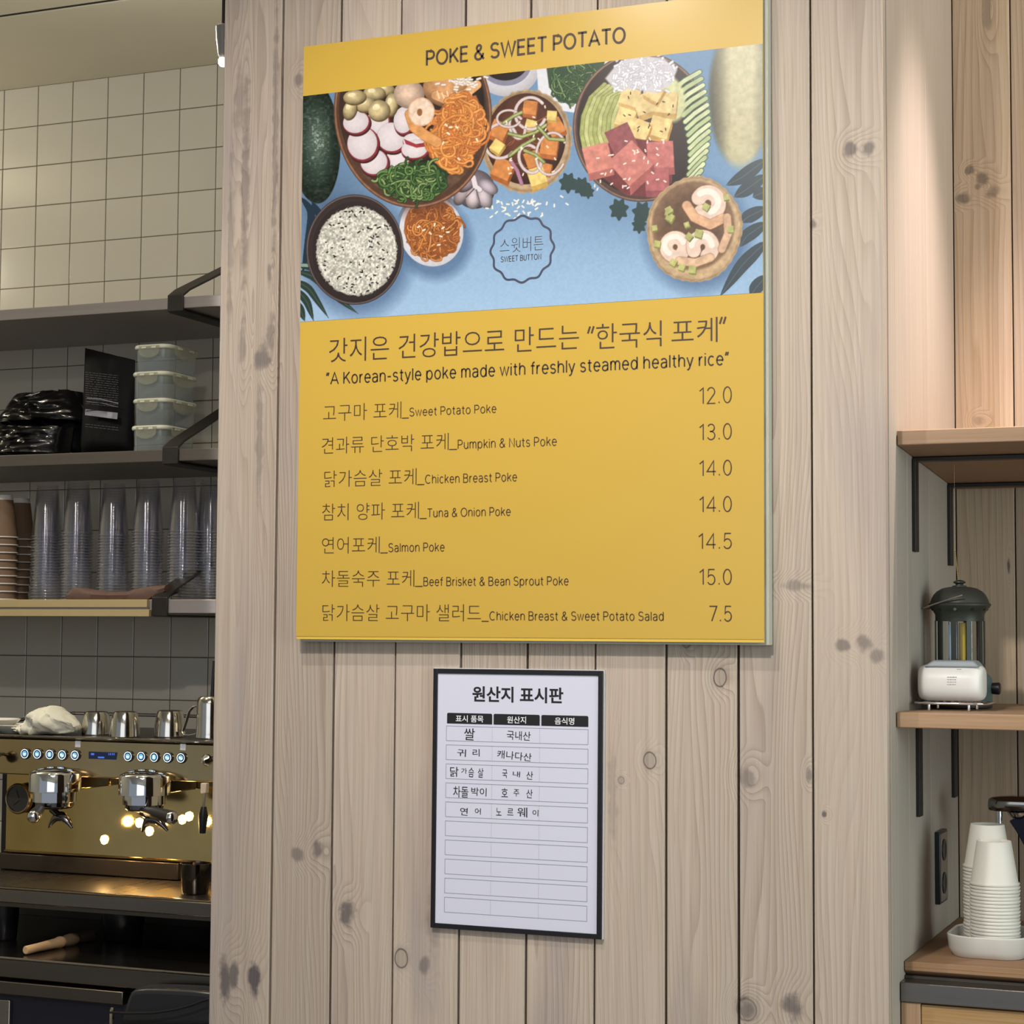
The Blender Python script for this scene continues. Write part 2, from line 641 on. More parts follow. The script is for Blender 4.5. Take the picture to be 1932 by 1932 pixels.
# ceilings, floor, far walls
yg = atz(0, 32, CEIL).y
struct(MB().box((-6.3, yg + .012, CEIL), (-1.1, YK + .12, CEIL + .08)).build('ceiling', plaster))
struct(MB().box((-6.3, -6.6, CEIL), (XL - .0, yg - .012, CEIL + .08)).box((XL, -6.6, CEIL), (3.2, YA + .1, CEIL + .08)).build('ceiling_front', plaster))
struct(MB().box((-6.3, yg - .0118, CEIL + .004), (-1.1, yg + .0118, CEIL + .09)).build('trim_4', dark_gap))
struct(MB().box((-6.3, -6.6, -.08), (3.2, YK + .12, 0)).build('floor', floor_m))
struct(MB().box((-6.4, -3.5, 0), (-6.3, YK + .12, CEIL)).build('wall_far_left', plaster))
struct(MB().box((XL + .03, YA + .11, 0), (XL + .15, YK, CEIL)).build('wall_kitchen_side', plaster))

# ------------------------------------------------------------------ lettering
def arc(cx, cy_, rx, ry, a0, a1, n=None):
    n = n or max(4, int(abs(a1 - a0) / 14))
    return [(cx + rx * math.cos(R_(a0 + (a1 - a0) * i / n)), cy_ + ry * math.sin(R_(a0 + (a1 - a0) * i / n))) for i in range(n + 1)]


def ell(cx, cy_, rx, ry):
    e = arc(cx, cy_, rx, ry, 90, 450, 26)
    e[-1] = e[0]
    return e


def _s(x, y1, r1x, r1y, y2, r2x, r2y):
    return arc(x, y1, r1x, r1y, 25, 262) + arc(x, y2, r2x, r2y, 80, -155)


GL = {
    'A': (.74, [[(0, 0), (.37, 1), (.74, 0)], [(.12, .33), (.62, .33)]]),
    'B': (.66, [[(.05, 0), (.05, 1), (.33, 1)] + arc(.35, .765, .22, .235, 90, -90) + [(.05, .53)], [(.33, .53)] + arc(.37, .265, .25, .265, 90, -90) + [(.05, 0), (.05, .03)]]),
    'C': (.78, [arc(.42, .5, .38, .5, 48, 312)]),
    'E': (.58, [[(.55, 1), (.05, 1), (.05, 0), (.56, 0)], [(.05, .52), (.51, .52)]]),
    'K': (.64, [[(.05, 0), (.05, 1)], [(.6, 1), (.06, .37)], [(.25, .58), (.64, 0)]]),
    'N': (.7, [[(.05, 0), (.05, 1), (.65, 0), (.65, 1)]]),
    'O': (.84, [ell(.42, .5, .39, .5)]),
    'P': (.62, [[(.05, 0), (.05, 1), (.33, 1)] + arc(.33, .73, .26, .27, 90, -90) + [(.05, .46)]]),
    'S': (.64, [_s(.32, .755, .26, .245, .26, .28, .26)]),
    'T': (.64, [[(0, 1), (.64, 1)], [(.32, 1), (.32, 0)]]),
    'U': (.7, [[(.05, 1), (.05, .3)] + arc(.35, .3, .3, .3, 180, 360) + [(.65, 1)]]),
    'W': (1.02, [[(0, 1), (.25, 0), (.51, 1), (.77, 0), (1.02, 1)]]),
    '&': (.72, [[(.7, 0), (.21, .66), (.17, .79), (.2, .9), (.27, .97), (.35, 1), (.43, .97), (.49, .88), (.48, .76), (.4, .64), (.2, .5), (.1, .4), (.05, .27), (.08, .12), (.18, .02), (.31, -.01), (.44, .03), (.55, .14), (.62, .28), (.65, .42)]]),
    'a': (.56, [arc(.27, .52, .23, .22, 155, 0) + [(.5, 0)], [(.5, .42), (.3, .42)] + arc(.24, .205, .19, .205, 90, 270) + arc(.28, .25, .22, .25, 270, 350)]),
    'b': (.6, [[(.05, 0), (.05, 1)], ell(.3, .37, .25, .37)]),
    'c': (.54, [arc(.3, .37, .25, .37, 48, 312)]),
    'd': (.6, [[(.55, 0), (.55, 1)], ell(.3, .37, .25, .37)]),
    'e': (.58, [[(.05, .39), (.55, .39)] + arc(.3, .37, .25, .37, 3, 318)]),
    'f': (.34, [arc(.33, .83, .17, .17, 88, 180) + [(.16, 0)], [(.0, .7), (.34, .7)]]),
    'h': (.57, [[(.05, 0), (.05, 1)], [(.05, .42)] + arc(.29, .47, .23, .27, 170, 0) + [(.52, 0)]]),
    'i': (.1, [[(.05, 0), (.05, .74)], [(.05, .92), (.05, 1.0)]]),
    'k': (.5, [[(.05, 0), (.05, 1)], [(.46, .74), (.06, .29)], [(.22, .46), (.5, 0)]]),
    'l': (.1, [[(.05, 0), (.05, 1)]]),
    'm': (.86, [[(.05, 0), (.05, .74)], [(.05, .45)] + arc(.24, .5, .19, .24, 170, 0) + [(.43, 0)], [(.43, .45)] + arc(.62, .5, .19, .24, 170, 0) + [(.81, 0)]]),
    'n': (.57, [[(.05, 0), (.05, .74)], [(.05, .42)] + arc(.29, .47, .23, .27, 170, 0) + [(.52, 0)]]),
    'o': (.6, [ell(.3, .37, .26, .37)]),
    'p': (.6, [[(.05, -.27), (.05, .74)], ell(.3, .37, .25, .37)]),
    'r': (.32, [[(.05, 0), (.05, .74)], [(.05, .42)] + arc(.29, .45, .23, .27, 170, 88)]),
    's': (.5, [_s(.25, .555, .19, .185, .19, .21, .19)]),
    't': (.34, [[(.15, .95), (.15, .18)] + arc(.31, .18, .16, .18, 180, 275), [(.0, .7), (.33, .7)]]),
    'u': (.57, [[(.05, .74), (.05, .27)] + arc(.28, .27, .23, .27, 180, 350), [(.52, .74), (.52, 0)]]),
    'w': (.78, [[(0, .74), (.2, 0), (.39, .74), (.58, 0), (.78, .74)]]),
    'y': (.5, [[(0, .74), (.255, .02)], [(.5, .74), (.2, -.16), (.12, -.25), (.02, -.27)]]),
    '0': (.62, [ell(.31, .5, .26, .5)]),
    '1': (.3, [[(.0, .8), (.24, 1), (.24, 0)]]),
    '2': (.58, [arc(.28, .73, .24, .27, 165, -32) + [(.03, 0), (.56, 0)]]),
    '3': (.58, [arc(.28, .765, .22, .235, 155, -80) + [(.2, .53)], [(.2, .53)] + arc(.28, .265, .25, .265, 85, -155)]),
    '4': (.62, [[(.47, 0), (.47, 1), (.02, .27), (.62, .27)]]),
    '5': (.58, [[(.51, 1), (.12, 1), (.08, .5)] + arc(.28, .32, .25, .32, 135, -150)]),
    '7': (.56, [[(.02, 1), (.54, 1), (.18, 0)]]),
    '.': (.1, [[(.05, 0), (.05, .09)]]),
    '_': (.6, [[(0, -.14), (.6, -.14)]]),
    '-': (.36, [[(.02, .4), (.34, .4)]]),
    '“': (.3, [[(.04, .74), (.13, 1.02)], [(.19, .74), (.28, 1.02)]]),
    '”': (.3, [[(.02, .74), (.11, 1.02)], [(.17, .74), (.26, 1.02)]]),
    ' ': (.16, []),
}


def stroke_text(s, xl, xr, yt, yb, Y, w, name, m, parent, track=.13, ref=None):
    """s fitted between photo columns xl..xr; yt/yb cap top and baseline read at column ref (or xl)"""
    ref = ref or xl
    h = at(ref, yt, Y).z - at(ref, yb, Y).z
    z0 = at(ref, yb, Y).z
    x0, x1 = at(xl, yb, Y).x, at(xr, yb, Y).x
    adv, items = 0, []
    for ch in s:
        wd, st = GL[ch]
        items.append((adv, st))
        adv += wd + track
    adv -= track
    sx = (x1 - x0) / adv
    b = MB()
    for a, st in items:
        for p in st:
            b.ribbon([(x0 + (a + q[0]) * sx, z0 + q[1] * h) for q in p], w, (0, Y, 0))
    return b.build(name, m, parent, smooth=0)


def hangul(s, xl, xr, yt, yb, Y, off, name, m, parent, ref=None, rot=0, build=True):
    c = bpy.data.curves.new('lettering', 'FONT')
    c.body = s
    c.size = 1
    c.offset = off
    c.resolution_u = 3
    c.fill_mode = 'FRONT'
    o = bpy.data.objects.new('lettering', c)
    SC.collection.objects.link(o)
    dg = bpy.context.evaluated_depsgraph_get()
    ev = o.evaluated_get(dg)
    me = ev.to_mesh()
    vs = np.array([v.co[:] for v in me.vertices])
    fs = [tuple(p.vertices) for p in me.polygons]
    ev.to_mesh_clear()
    bpy.data.objects.remove(o)
    bpy.data.curves.remove(c)
    ref = ref or xl
    lo, hi = vs.min(0), vs.max(0)
    zt, zb = at(ref, yt, Y).z, at(ref, yb, Y).z
    x0, x1 = at(xl, yb, Y).x, at(xr, yb, Y).x
    u = (vs[:, 0] - lo[0]) / (hi[0] - lo[0])
    v = (vs[:, 1] - lo[1]) / (hi[1] - lo[1])
    cx, cz = (x0 + x1) / 2, (zt + zb) / 2
    dx, dz = (u - .5) * (x1 - x0), (v - .5) * (zt - zb)
    ca, sa = math.cos(rot), math.sin(rot)
    X, Z = cx + dx * ca - dz * sa, cz + dx * sa + dz * ca
    b = MB().add([(X[i], Y, Z[i]) for i in range(len(X))], fs)
    return b.build(name, m, parent, smooth=0) if build else b


# ------------------------------------------------------------------ the menu poster
ink = mat('poster_ink_brown', '3c2a24', .5)
ink2 = mat('poster_ink_dark', '2a2124', .5)
yellow = mat('poster_yellow_print', 'c29f42', .26, noise=.02, nscale=(3, 3, 3))
YP = -.035
PX0, PX1 = at(573, 88, YP).x, at(1441, 1000, YP).x
PZ0, PZ1 = at(560, 1206, YP).z, at(573, 88, YP).z
poster = thing('menu_poster', 'big yellow menu poster with food photograph and price list on the plank wall', 'poster', ((PX0 + PX1) / 2, 0, PZ0))
foam = mat('foam_board_edge', 'bdbcae', .7)
MB().box((PX0 + .003, -.0006, PZ0 - .004), (PX1 + .005, -.0225, PZ1)).build('backing_board', foam, poster, bevel=.001)
MB().box((PX0 + .001, -.0229, PZ0 + .001), (PX1 - .0035, -.031, PZ1 - .001)).build('older_poster', mat('older_print_edge', '8e9fc4', .5), poster)
bz = [at(1443, y, YP).z for y in (785, 825, 975, 1060, 1062, 1105)]
brown_e = mat('older_print_brown', '4a2f26', .5)
for i in (0, 2, 4):
    MB().box((PX1 - .0034, -.0235, bz[i]), (PX1 - .0028, -.0305, bz[i + 1])).build('older_print_band', brown_e, poster)
b = MB()
zs_ = [PZ0, PZ0 + .006, PZ0 + .0075]
b.box((PX0, -.0312, PZ0), (PX1, -.0335, PZ1 - .001)).build('under_sheet', mat('under_sheet_yellow', 'd9b54a', .35), poster, bevel=.0004)
b = MB()
# the front sheet bows off the board a little
nx, nz_ = 40, 24
vs, fs = [], []
zb_ = PZ0 + .006
for j in range(nz_ + 1):
    for i in range(nx + 1):
        u, v = i / nx, j / nz_
        w_ = .0006 * math.sin(u * 9 + v * 3) * math.sin(v * 7 + 1) * 0
        vs.append((PX0 + u * (PX1 - PX0), YP + .0003 + w_, zb_ + v * (PZ1 - zb_)))
for j in range(nz_):
    for i in range(nx):
        a = j * (nx + 1) + i
        fs.append((a, a + 1, a + nx + 2, a + nx + 1))
b.add(vs, fs)
b.build('front_sheet', yellow, poster)
MB().box((PX0 - .0002, -.0336, zb_ - .0006), (PX1, YP + .00035, zb_ + .0006)).build('sheet_edge', mat('sheet_edge_pale', 'c9a236', .5), poster)

# ---- printed photograph: painted per point of a fine sheet, then fixed to the sheet as its print colours
NX, NZ = 800, 470
zt_ = at(572, 181.5, YP).z
zb2 = at(565, 607.5, YP).z
gx = np.linspace(PX0 + .0002, PX1 - .0003, NX)
gz = np.linspace(zb2, zt_, NZ)
GX, GZ = np.meshgrid(gx, gz)
vx, vy, vz = GX - CAM.x, YP - CAM.y, GZ - CAM.z
dz_ = vx * _f.x + vy * _f.y + vz * _f.z
X = 966 + F * (vx * CR.x + vy * CR.y + vz * CR.z) / dz_     # sheet position in the units the motif was measured in
Y = 966 - F * (vx * CU.x + vy * CU.y + vz * CU.z) / dz_
rng = np.random.default_rng(7)


def vnoise(sx, sy, seed=0, oct=3):
    r = np.random.default_rng(seed)
    out = np.zeros_like(X)
    amp, tot = 1, 0
    for k in range(oct):
        gw = r.random((400, 400))
        u, v = (X / sx * 2 ** k) % 398, (Y / sy * 2 ** k) % 398
        iu, iv = u.astype(int), v.astype(int)
        fu, fv = u - iu, v - iv
        fu, fv = fu * fu * (3 - 2 * fu), fv * fv * (3 - 2 * fv)
        out += amp * ((gw[iv, iu] * (1 - fu) + gw[iv, iu + 1] * fu) * (1 - fv) + (gw[iv + 1, iu] * (1 - fu) + gw[iv + 1, iu + 1] * fu) * fv)
        tot += amp
        amp *= .5
    return out / tot


IMG = np.zeros(X.shape + (3,))


def H(c):
    return np.array([int(c[i:i + 2], 16) / 255 for i in (0, 2, 4)])


def put(mask, col):
    global IMG
    m = np.clip(mask, 0, 1)[..., None]
    IMG = IMG * (1 - m) + (H(col) if isinstance(col, str) else col) * m


def ed(cx, cy, rx, ry, rot=0):
    """normalised radius (1 on the rim), local u, v"""
    c, s = math.cos(R_(rot)), math.sin(R_(rot))
    u = ((X - cx) * c + (Y - cy) * s) / rx
    v = (-(X - cx) * s + (Y - cy) * c) / ry
    return np.hypot(u, v), u, v


def em(d, r, soft=1.0, k=1.0):
    """antialiased inside mask of normalised distance d at k"""
    return np.clip((k - d) * r / soft + .5, 0, 1)


def disc(cx, cy, rx, ry, rot, col, rim=None, rw=.12, shade=0, off=(0, 0), tex=0):
    d, u, v = ed(cx, cy, rx, ry, rot)
    r = min(rx, ry)
    if rim:
        put(em(d, r), rim)
        d2, _, _ = ed(cx + off[0], cy + off[1], rx, ry, rot)
        put(em(d2, r, 1, 1 - rw), col)
    else:
        put(em(d, r), col)
    if shade:
        m = em(d, r)
        l = np.clip(1 - shade * (d ** 2) * .8 + shade * .35 * (-(u * .5) - v * .6), 0, 1.3)
        globals()['IMG'] = IMG * (1 - m[..., None]) + np.clip(IMG * l[..., None], 0, 1) * m[..., None]
    if tex:
        m = em(d, r)
        globals()['IMG'] = np.clip(IMG * (1 + m * (TX - .5) * tex)[..., None], 0, 1)


def pdist(pts):
    pts = np.array(pts, float)
    x0, y0 = pts.min(0) - 14
    x1, y1 = pts.max(0) + 14
    sel = (X >= x0) & (X <= x1) & (Y >= y0) & (Y <= y1)
    D = np.full(X.shape, 1e9)
    if not sel.any():
        return D, sel
    px, py = X[sel], Y[sel]
    d = np.full(px.shape, 1e9)
    for (ax, ay), (bx, by) in zip(pts[:-1], pts[1:]):
        ex, ey = bx - ax, by - ay
        t = np.clip(((px - ax) * ex + (py - ay) * ey) / (ex * ex + ey * ey + 1e-9), 0, 1)
        d = np.minimum(d, (px - ax - t * ex) ** 2 + (py - ay - t * ey) ** 2)
    D[sel] = np.sqrt(d)
    return D, sel


def line(pts, w, col, dark=None):
    D, sel = pdist(pts)
    if dark:
        put(np.clip(w / 2 + 1.0 - D + .5, 0, 1) * .8, dark)
    put(np.clip(w / 2 - D + .5, 0, 1), col)


def poly(pts, col, soft=.8):
    p = np.array(pts, float)
    D, sel = pdist(list(pts) + [pts[0]])
    if not sel.any():
        return
    px, py = X[sel], Y[sel]
    ins = np.zeros(px.shape, bool)
    j = len(p) - 1
    for i in range(len(p)):
        c = ((p[i, 1] > py) != (p[j, 1] > py)) & (px < (p[j, 0] - p[i, 0]) * (py - p[i, 1]) / (p[j, 1] - p[i, 1] + 1e-12) + p[i, 0])
        ins ^= c
        j = i
    sd = np.where(ins, -D[sel], D[sel])
    m = np.zeros(X.shape)
    m[sel] = np.clip(.5 - sd / soft, 0, 1)
    put(m, col)


def cube(cx, cy, s, rot, top, left, right):
    """a diced piece seen from above with two sides showing"""
    c, n = math.cos(R_(rot)), math.sin(R_(rot))

    def q(u, v, dy=0):
        return (cx + (u * c - v * n) * s, cy + (u * n + v * c) * s + dy)
    h = s * .55
    poly([q(-1, 1), q(1, 1), (q(1, 1)[0] + 1, q(1, 1)[1] + h), (q(-1, 1)[0] + 2, q(-1, 1)[1] + h)], left)
    poly([q(1, -1), q(1, 1), (q(1, 1)[0] + 1, q(1, 1)[1] + h), (q(1, -1)[0] + 1, q(1, -1)[1] + h)], right)
    poly([q(-1, -1), q(1, -1), q(1, 1), q(-1, 1)], top, 1.4)


def strands(n, region, w, cols, dark, seed, curl=1.0, ln=8, step=6):
    r = np.random.default_rng(seed)
    cx, cy, rx, ry, rot = region
    for k in range(n):
        a, rr = r.random() * 6.28, math.sqrt(r.random()) * .92
        x, y = rr * math.cos(a), rr * math.sin(a)
        th, dth = r.random() * 6.28, r.normal() * .35 * curl
        pts = []
        for i in range(ln):
            c, s = math.cos(R_(rot)), math.sin(R_(rot))
            pts.append((cx + x * rx * c - y * ry * s, cy + x * rx * s + y * ry * c))
            x += math.cos(th) * step / rx
            y += math.sin(th) * step / ry
            if x * x + y * y > .95:
                th += .9
                x *= .96
                y *= .96
            th += dth + r.normal() * .15
        line(pts, w * r.uniform(.8, 1.2), cols[int(r.integers(len(cols)))], dark)


def leaf(pts, w, col, vein=None):
    n = 14
    P = np.array(pts, float)
    t = np.linspace(0, 1, len(P))
    u = np.linspace(0, 1, n)
    x, y = np.interp(u, t, P[:, 0]), np.interp(u, t, P[:, 1])
    if len(P) > 2:
        k = np.array([.25, .5, .25])
        x[1:-1], y[1:-1] = np.convolve(x, k, 'valid'), np.convolve(y, k, 'valid')
    dx, dy = np.gradient(x), np.gradient(y)
    l = np.hypot(dx, dy) + 1e-9
    ww = w / 2 * np.sin(np.pi * np.clip(u, .0, 1) ** .75) ** .8
    a = [(x[i] - dy[i] / l[i] * ww[i], y[i] + dx[i] / l[i] * ww[i]) for i in range(n)]
    c = [(x[i] + dy[i] / l[i] * ww[i], y[i] - dx[i] / l[i] * ww[i]) for i in range(n)]
    poly(a + c[::-1], col)
    if vein:
        line(list(zip(x, y)), 1.3, vein)


def seeds(pts, col, rx=3.4, ry=2.0, seed=1):
    r = np.random.default_rng(seed)
    for (x, y) in pts:
        a = r.random() * 3.14
        line([(x - math.cos(a) * rx * .5, y - math.sin(a) * rx * .5), (x + math.cos(a) * rx * .5, y + math.sin(a) * rx * .5)], ry * 1.1, col)


TX = vnoise(9, 9, 5)
# backdrop: pale blue board
t = np.clip((Y - 250) / 330, 0, 1)[..., None]
IMG[:] = H('6f93b8') * (1 - t) + H('a3c1e0') * t
gl_ = np.exp(-(((X - 620) / 90) ** 2 + ((Y - 400) / 90) ** 2))[..., None]
IMG = IMG * (1 - .55 * gl_) + H('3a4c66') * .55 * gl_
g2 = np.exp(-(((X - 1210) / 150) ** 2 + ((Y - 380) / 70) ** 2))[..., None]
IMG = IMG * (1 - .3 * g2) + H('4d6a8c') * .3 * g2
for (sx_, sy_, rx_, ry_) in ((675, 485, 105, 115), (822, 455, 70, 74), (1316, 446, 102, 108)):
    d, _, _ = ed(sx_, sy_, rx_, ry_)
    m = np.clip((1.12 - d) / .3, 0, 1)[..., None] * .6
    IMG = IMG * (1 - m) + H('435f86') * m
# avocado
d, u, v = ed(594, 268, 48, 116, -3)
m = em(d, 40)
nz1 = vnoise(5, 4, 3, 2)
hl = np.exp(-(((X - 598) / 22) ** 2 + ((Y - 265) / 55) ** 2))
av = H('2a3b30') * np.ones(X.shape + (1,)) + hl[..., None] * (H('93a598') - H('2a3b30')) * (.35 + 1.0 * np.abs(nz1 - .5) * 2)[..., None]
av = av * (1 - .5 * np.clip(d - .6, 0, 1)[..., None] * 1.6)
put(m, np.clip(av + (nz1[..., None] - .5) * .18, 0, 1))
# leaves lower left and beside the avocado
for p in ([(568, 372), (590, 400), (578, 480), (570, 520)], [(588, 380), (612, 420), (592, 450)]):
    leaf(p, 15, '25394b')
for p in ([(560, 512), (590, 520), (640, 565), (676, 592)], [(560, 530), (584, 545), (620, 600)], [(560, 545), (580, 570), (592, 606)], [(562, 570), (575, 606)], [(560, 500), (600, 505), (640, 530)]):
    leaf(p, 15, '33443d', '52675a')
for p in ([(562, 500), (600, 502), (615, 520)],):
    line(p, 6, '8aa39c')
# soy bowl, seaweed dish
disc(956, 128, 62, 54, 0, 'e4e1ea', shade=.2)
disc(954, 122, 48, 40, 0, '8d8ba0')
disc(953, 118, 43, 34, 0, '2a1f1e')
poly([(1012, 118), (1016, 178), (1042, 206), (1092, 214), (1156, 190), (1156, 110)], 'dcdbe4', 2)
poly([(1030, 118), (1036, 165), (1056, 190), (1090, 196), (1130, 180), (1142, 110)], '39553a', 2)
strands(80, (1086, 155, 50, 38, -10), 2.2, ['5b7f4c', '3a5c37', '86a068', '47683f'], '24382a', 21)
# dark herb leaves
for (cx, cy, rr) in ((1072, 345, 15), (1098, 352, 14), (1168, 395, 16), (1212, 402, 17), (1206, 425, 12), (1110, 362, 10)):
    d, u, v = ed(cx, cy, rr, rr * 1.15)
    ang = np.arctan2(v, u)
    put(em(d * (1 + .16 * np.sin(ang * 7)), rr), '3a4f50')
# garlic
disc(896, 357, 38, 37, 0, '8d7f88', shade=.5)
for (x, y, rx, ry, rt, c_) in ((872, 366, 13, 24, 30, 'b5a4a8'), (893, 374, 14, 21, 5, 'd8cad0'), (914, 372, 14, 23, -22, 'cfc1ca'), (922, 352, 12, 20, -55, 'c4b7c4'), (880, 348, 12, 20, 55, '9c8c94')):
    disc(x, y, rx, ry, rt, c_, shade=.55)
line([(893, 335), (897, 352), (905, 358)], 9, 'dcd3da', '8a7c84')
line([(895, 356), (880, 372)], 2, '5c4c50')
line([(899, 358), (906, 384)], 2, '6c5c60')
# butternut right
d, u, v = ed(1396, 180, 58, 134, 0)
bn = np.clip(.62 + .5 * np.exp(-((X - 1400) / 30) ** 2) - .25 * np.clip((1350 - X) / 20, -1, 1), 0, 1.2)
put(em(d, 58, 9), np.clip(H('a29c80') * np.ones(X.shape + (1,)) * bn[..., None] + np.clip((240 - Y) / 200, 0, 1)[..., None] * .1, 0, 1))
# palm leaf right
for p in ([(1446, 300), (1400, 335), (1370, 350)], [(1446, 330), (1405, 360), (1385, 372)], [(1446, 392), (1410, 410), (1400, 420)], [(1446, 420), (1408, 446), (1396, 466)], [(1446, 455), (1400, 500), (1358, 560)], [(1446, 520), (1425, 545), (1416, 560)], [(1446, 360), (1420, 372)]):
    leaf(p, 26, '46535c', '5f6f79')
# right sesame-dark bowl
disc(1210, 240, 129, 141, 0, '6f564c', shade=.25)
d, u, v = ed(1210, 240, 129, 141)
put(np.clip(1 - np.abs(d - .975) * 60, 0, 1) * .9, 'a48473')
disc(1210, 236, 121, 132, 0, '4b3c3a', shade=.3)
for k in range(9):
    x = 1103 + k * 8.2
    p = [(x + 38 - k * 1.2, 160 + k * 3), (x + 12, 185), (x - 2, 220), (x - 5, 252), (x + 1, 284 - k * 3)]
    line(p, 8.2, ('a9ad6a', 'bfc084', 'b3b575')[k % 3], '6c7440')
for k in range(17):
    y = 150 + k * 12.4
    xo = 1284 + 26 * math.sin(k / 16 * 2.6) + 8
    p = [(xo - 20 + k * .4, y + 18), (xo, y + 2), (xo + 28 - k * .9, y - 14)]
    line(p, 10.5, '4e6a4c')
    line(p, 7.5, ('c9d1a6', 'b7c394', 'd5dab5')[k % 3])
d, u, v = ed(1262, 185, 30, 46, -15)
put(em(d, 30, 6), 'cdcf9f')
for (x, y, s, r_) in ((1188, 182, 17, 20), (1216, 196, 19, -18), (1257, 193, 20, 6), (1234, 172, 16, 30)):
    cube(x, y, s, r_, 'e0c68e', 'c9a562', 'b8934f')
for (x, y, s, r_) in ((1180, 222, 17, 18), (1245, 240, 19, 16), (1207, 244, 18, 20)):
    cube(x, y, s, r_, 'e6cb8c', 'c99f55', 'b98c45')
seeds([(1188, 217), (1178, 218), (1205, 240), (1204, 246), (1248, 248), (1256, 244), (1190, 176), (1216, 212), (1240, 196), (1252, 192), (1226, 236), (1270, 200), (1186, 184), (1224, 240), (1262, 216)], '3a2c20', 4, 1.8, 3)
poly([(1118, 298), (1150, 268), (1200, 262), (1270, 270), (1268, 345), (1226, 372), (1180, 368), (1130, 330)], '7a3a3e', 2)
for (x, y, s, r_, c1, c2, c3) in ((1172, 262, 24, -25, '98565a', '844549', '743c40'), (1128, 298, 25, -14, 'cf8678', 'b26a63', '9f5857'), (1246, 292, 25, -3, 'c27470', 'a35b5b', '914e51'), (1240, 338, 22, 0, 'b06467', '955055', '82444a'), (1190, 308, 31, -42, 'cc8077', 'ae625f', '9d5556')):
    cube(x, y, s, r_, c1, c2, c3)
r_ = np.random.default_rng(5)
seeds([(1120 + r_.random() * 150, 262 + r_.random() * 95) for _ in range(36)], 'efe0d6', 4, 2.4, 4)
poly([(1142, 148), (1158, 128), (1178, 112), (1210, 104), (1252, 110), (1278, 132), (1266, 160), (1236, 176), (1196, 168), (1160, 170)], 'cfcbd2', 4)
for k in range(230):
    x, y = 1210 + r_.normal() * 30, 138 + r_.normal() * 16
    if abs(x - 1210) > 70 or y < 103 or y > 182:
        continue
    a = r_.random() * 3.14
    line([(x - 3.4 * math.cos(a), y - 3.4 * math.sin(a)), (x + 3.4 * math.cos(a), y + 3.4 * math.sin(a))], 3.6, ('e9e7ee', 'dedce6', 'f4f2f6', 'cfccd8')[k % 4], 'b1aebb')
# middle coconut bowl
d, u, v = ed(994, 267, 85, 98, 6)
ang = np.arctan2(v, u)
put(em(d * (1 + .012 * np.sin(ang * 23) + .01 * np.sin(ang * 41)), 85, 2), 'b79d7c')
put(np.clip(1 - np.abs(d - .95) * 22, 0, 1) * .6, '8a6d50')
disc(992, 262, 75, 86, 6, '6d3f2c', shade=.45)
strands(16, (990, 262, 60, 70, 0), 3, ['7f4a30', '8d5535'], '4d2a1e', 33)
for (x, y, s, r_k) in ((1000, 203, 13, 8), (941, 245, 16, 25), (1048, 240, 15, -30), (948, 318, 18, 22), (1036, 276, 16, 8), (1006, 300, 15, -20), (1030, 318, 10, 15)):
    cube(x, y, s, r_k, 'd0873f', 'ac6229', '94521f')
for (x, y, s, r_k) in ((1041, 218, 9, 4), (938, 276, 11, 35), (1013, 332, 16, -18), (1001, 236, 10, 15)):
    cube(x, y, s, r_k, 'e4c878', 'c49f4b', 'b08d40')
for (x, y, rx, ry, rt, wd) in ((1001, 214, 29, 30, 0, 5), (945, 266, 30, 33, 20, 5), (976, 240, 14, 22, -15, 4.5), (1000, 300, 20, 27, -20, 5), (1040, 290, 28, 40, 10, 4), (960, 224, 22, 16, 0, 3.5)):
    e = [(x + rx * math.cos(t_) * math.cos(R_(rt)) - ry * math.sin(t_) * math.sin(R_(rt)), y + rx * math.cos(t_) * math.sin(R_(rt)) + ry * math.sin(t_) * math.cos(R_(rt))) for t_ in np.linspace(.4, 5.6, 26)]
    line(e, wd, 'd3c6c6', '8d6c62')
for p in ([(950, 232), (968, 220), (984, 212)], [(960, 252), (985, 258), (1010, 250), (1030, 236)], [(962, 294), (985, 275), (1008, 262)], [(1016, 240), (1036, 262), (1064, 264)], [(990, 284), (1010, 292), (1026, 306)]):
    line(p, 5.5, '8f9a5c', '5a5a34')
    line(p, 2, 'b5bb80')
line([(964, 304), (976, 322), (984, 346)], 6, 'b0809a', '7d4a62')
seeds([(950 + r_.random() * 100, 190 + r_.random() * 140) for _ in range(22)], 'ece0cf', 3.6, 2.4, 8)
# big left bowl
disc(779, 213, 149, 180, -4, '74503c', shade=.25)
d, u, v = ed(779, 213, 149, 180, -4)
put(np.clip(1 - np.abs(d - .978) * 55, 0, 1) * .95, 'a97a5d')
disc(779, 208, 139, 168, -4, '46342d')
d, u, v = ed(779, 208, 139, 168, -4)
put(em(d, 139) * np.clip((v - .35) * 1.6, 0, .75) * (.6 + .8 * vnoise(6, 6, 9)), '7a5a48')
disc(786, 200, 128, 148, 0, '3d2c26', shade=.3)
for (x, y, rx, ry, rt) in ((722, 322, 26, 16, -10), (751, 303, 23, 22, 10), (707, 307, 27, 25, -10), (714, 231, 22, 25, 5), (740, 260, 29, 29, -8), (763, 228, 20, 27, 8), (685, 272, 30, 33, 5), (673, 232, 26, 22, -14), (785, 268, 25, 16, 5), (784, 282, 27, 19, -8)):
    disc(x + 1.5, y + 2.5, rx + 1, ry + 1, rt, '4a2724')
    disc(x, y, rx, ry, rt, 'e2d7dc', rim='9c2f40', rw=.07, off=(-1.4, -1.6), shade=.12)
poly([(762, 262), (785, 272), (808, 268), (806, 276), (786, 279), (766, 272)], 'a1303d')
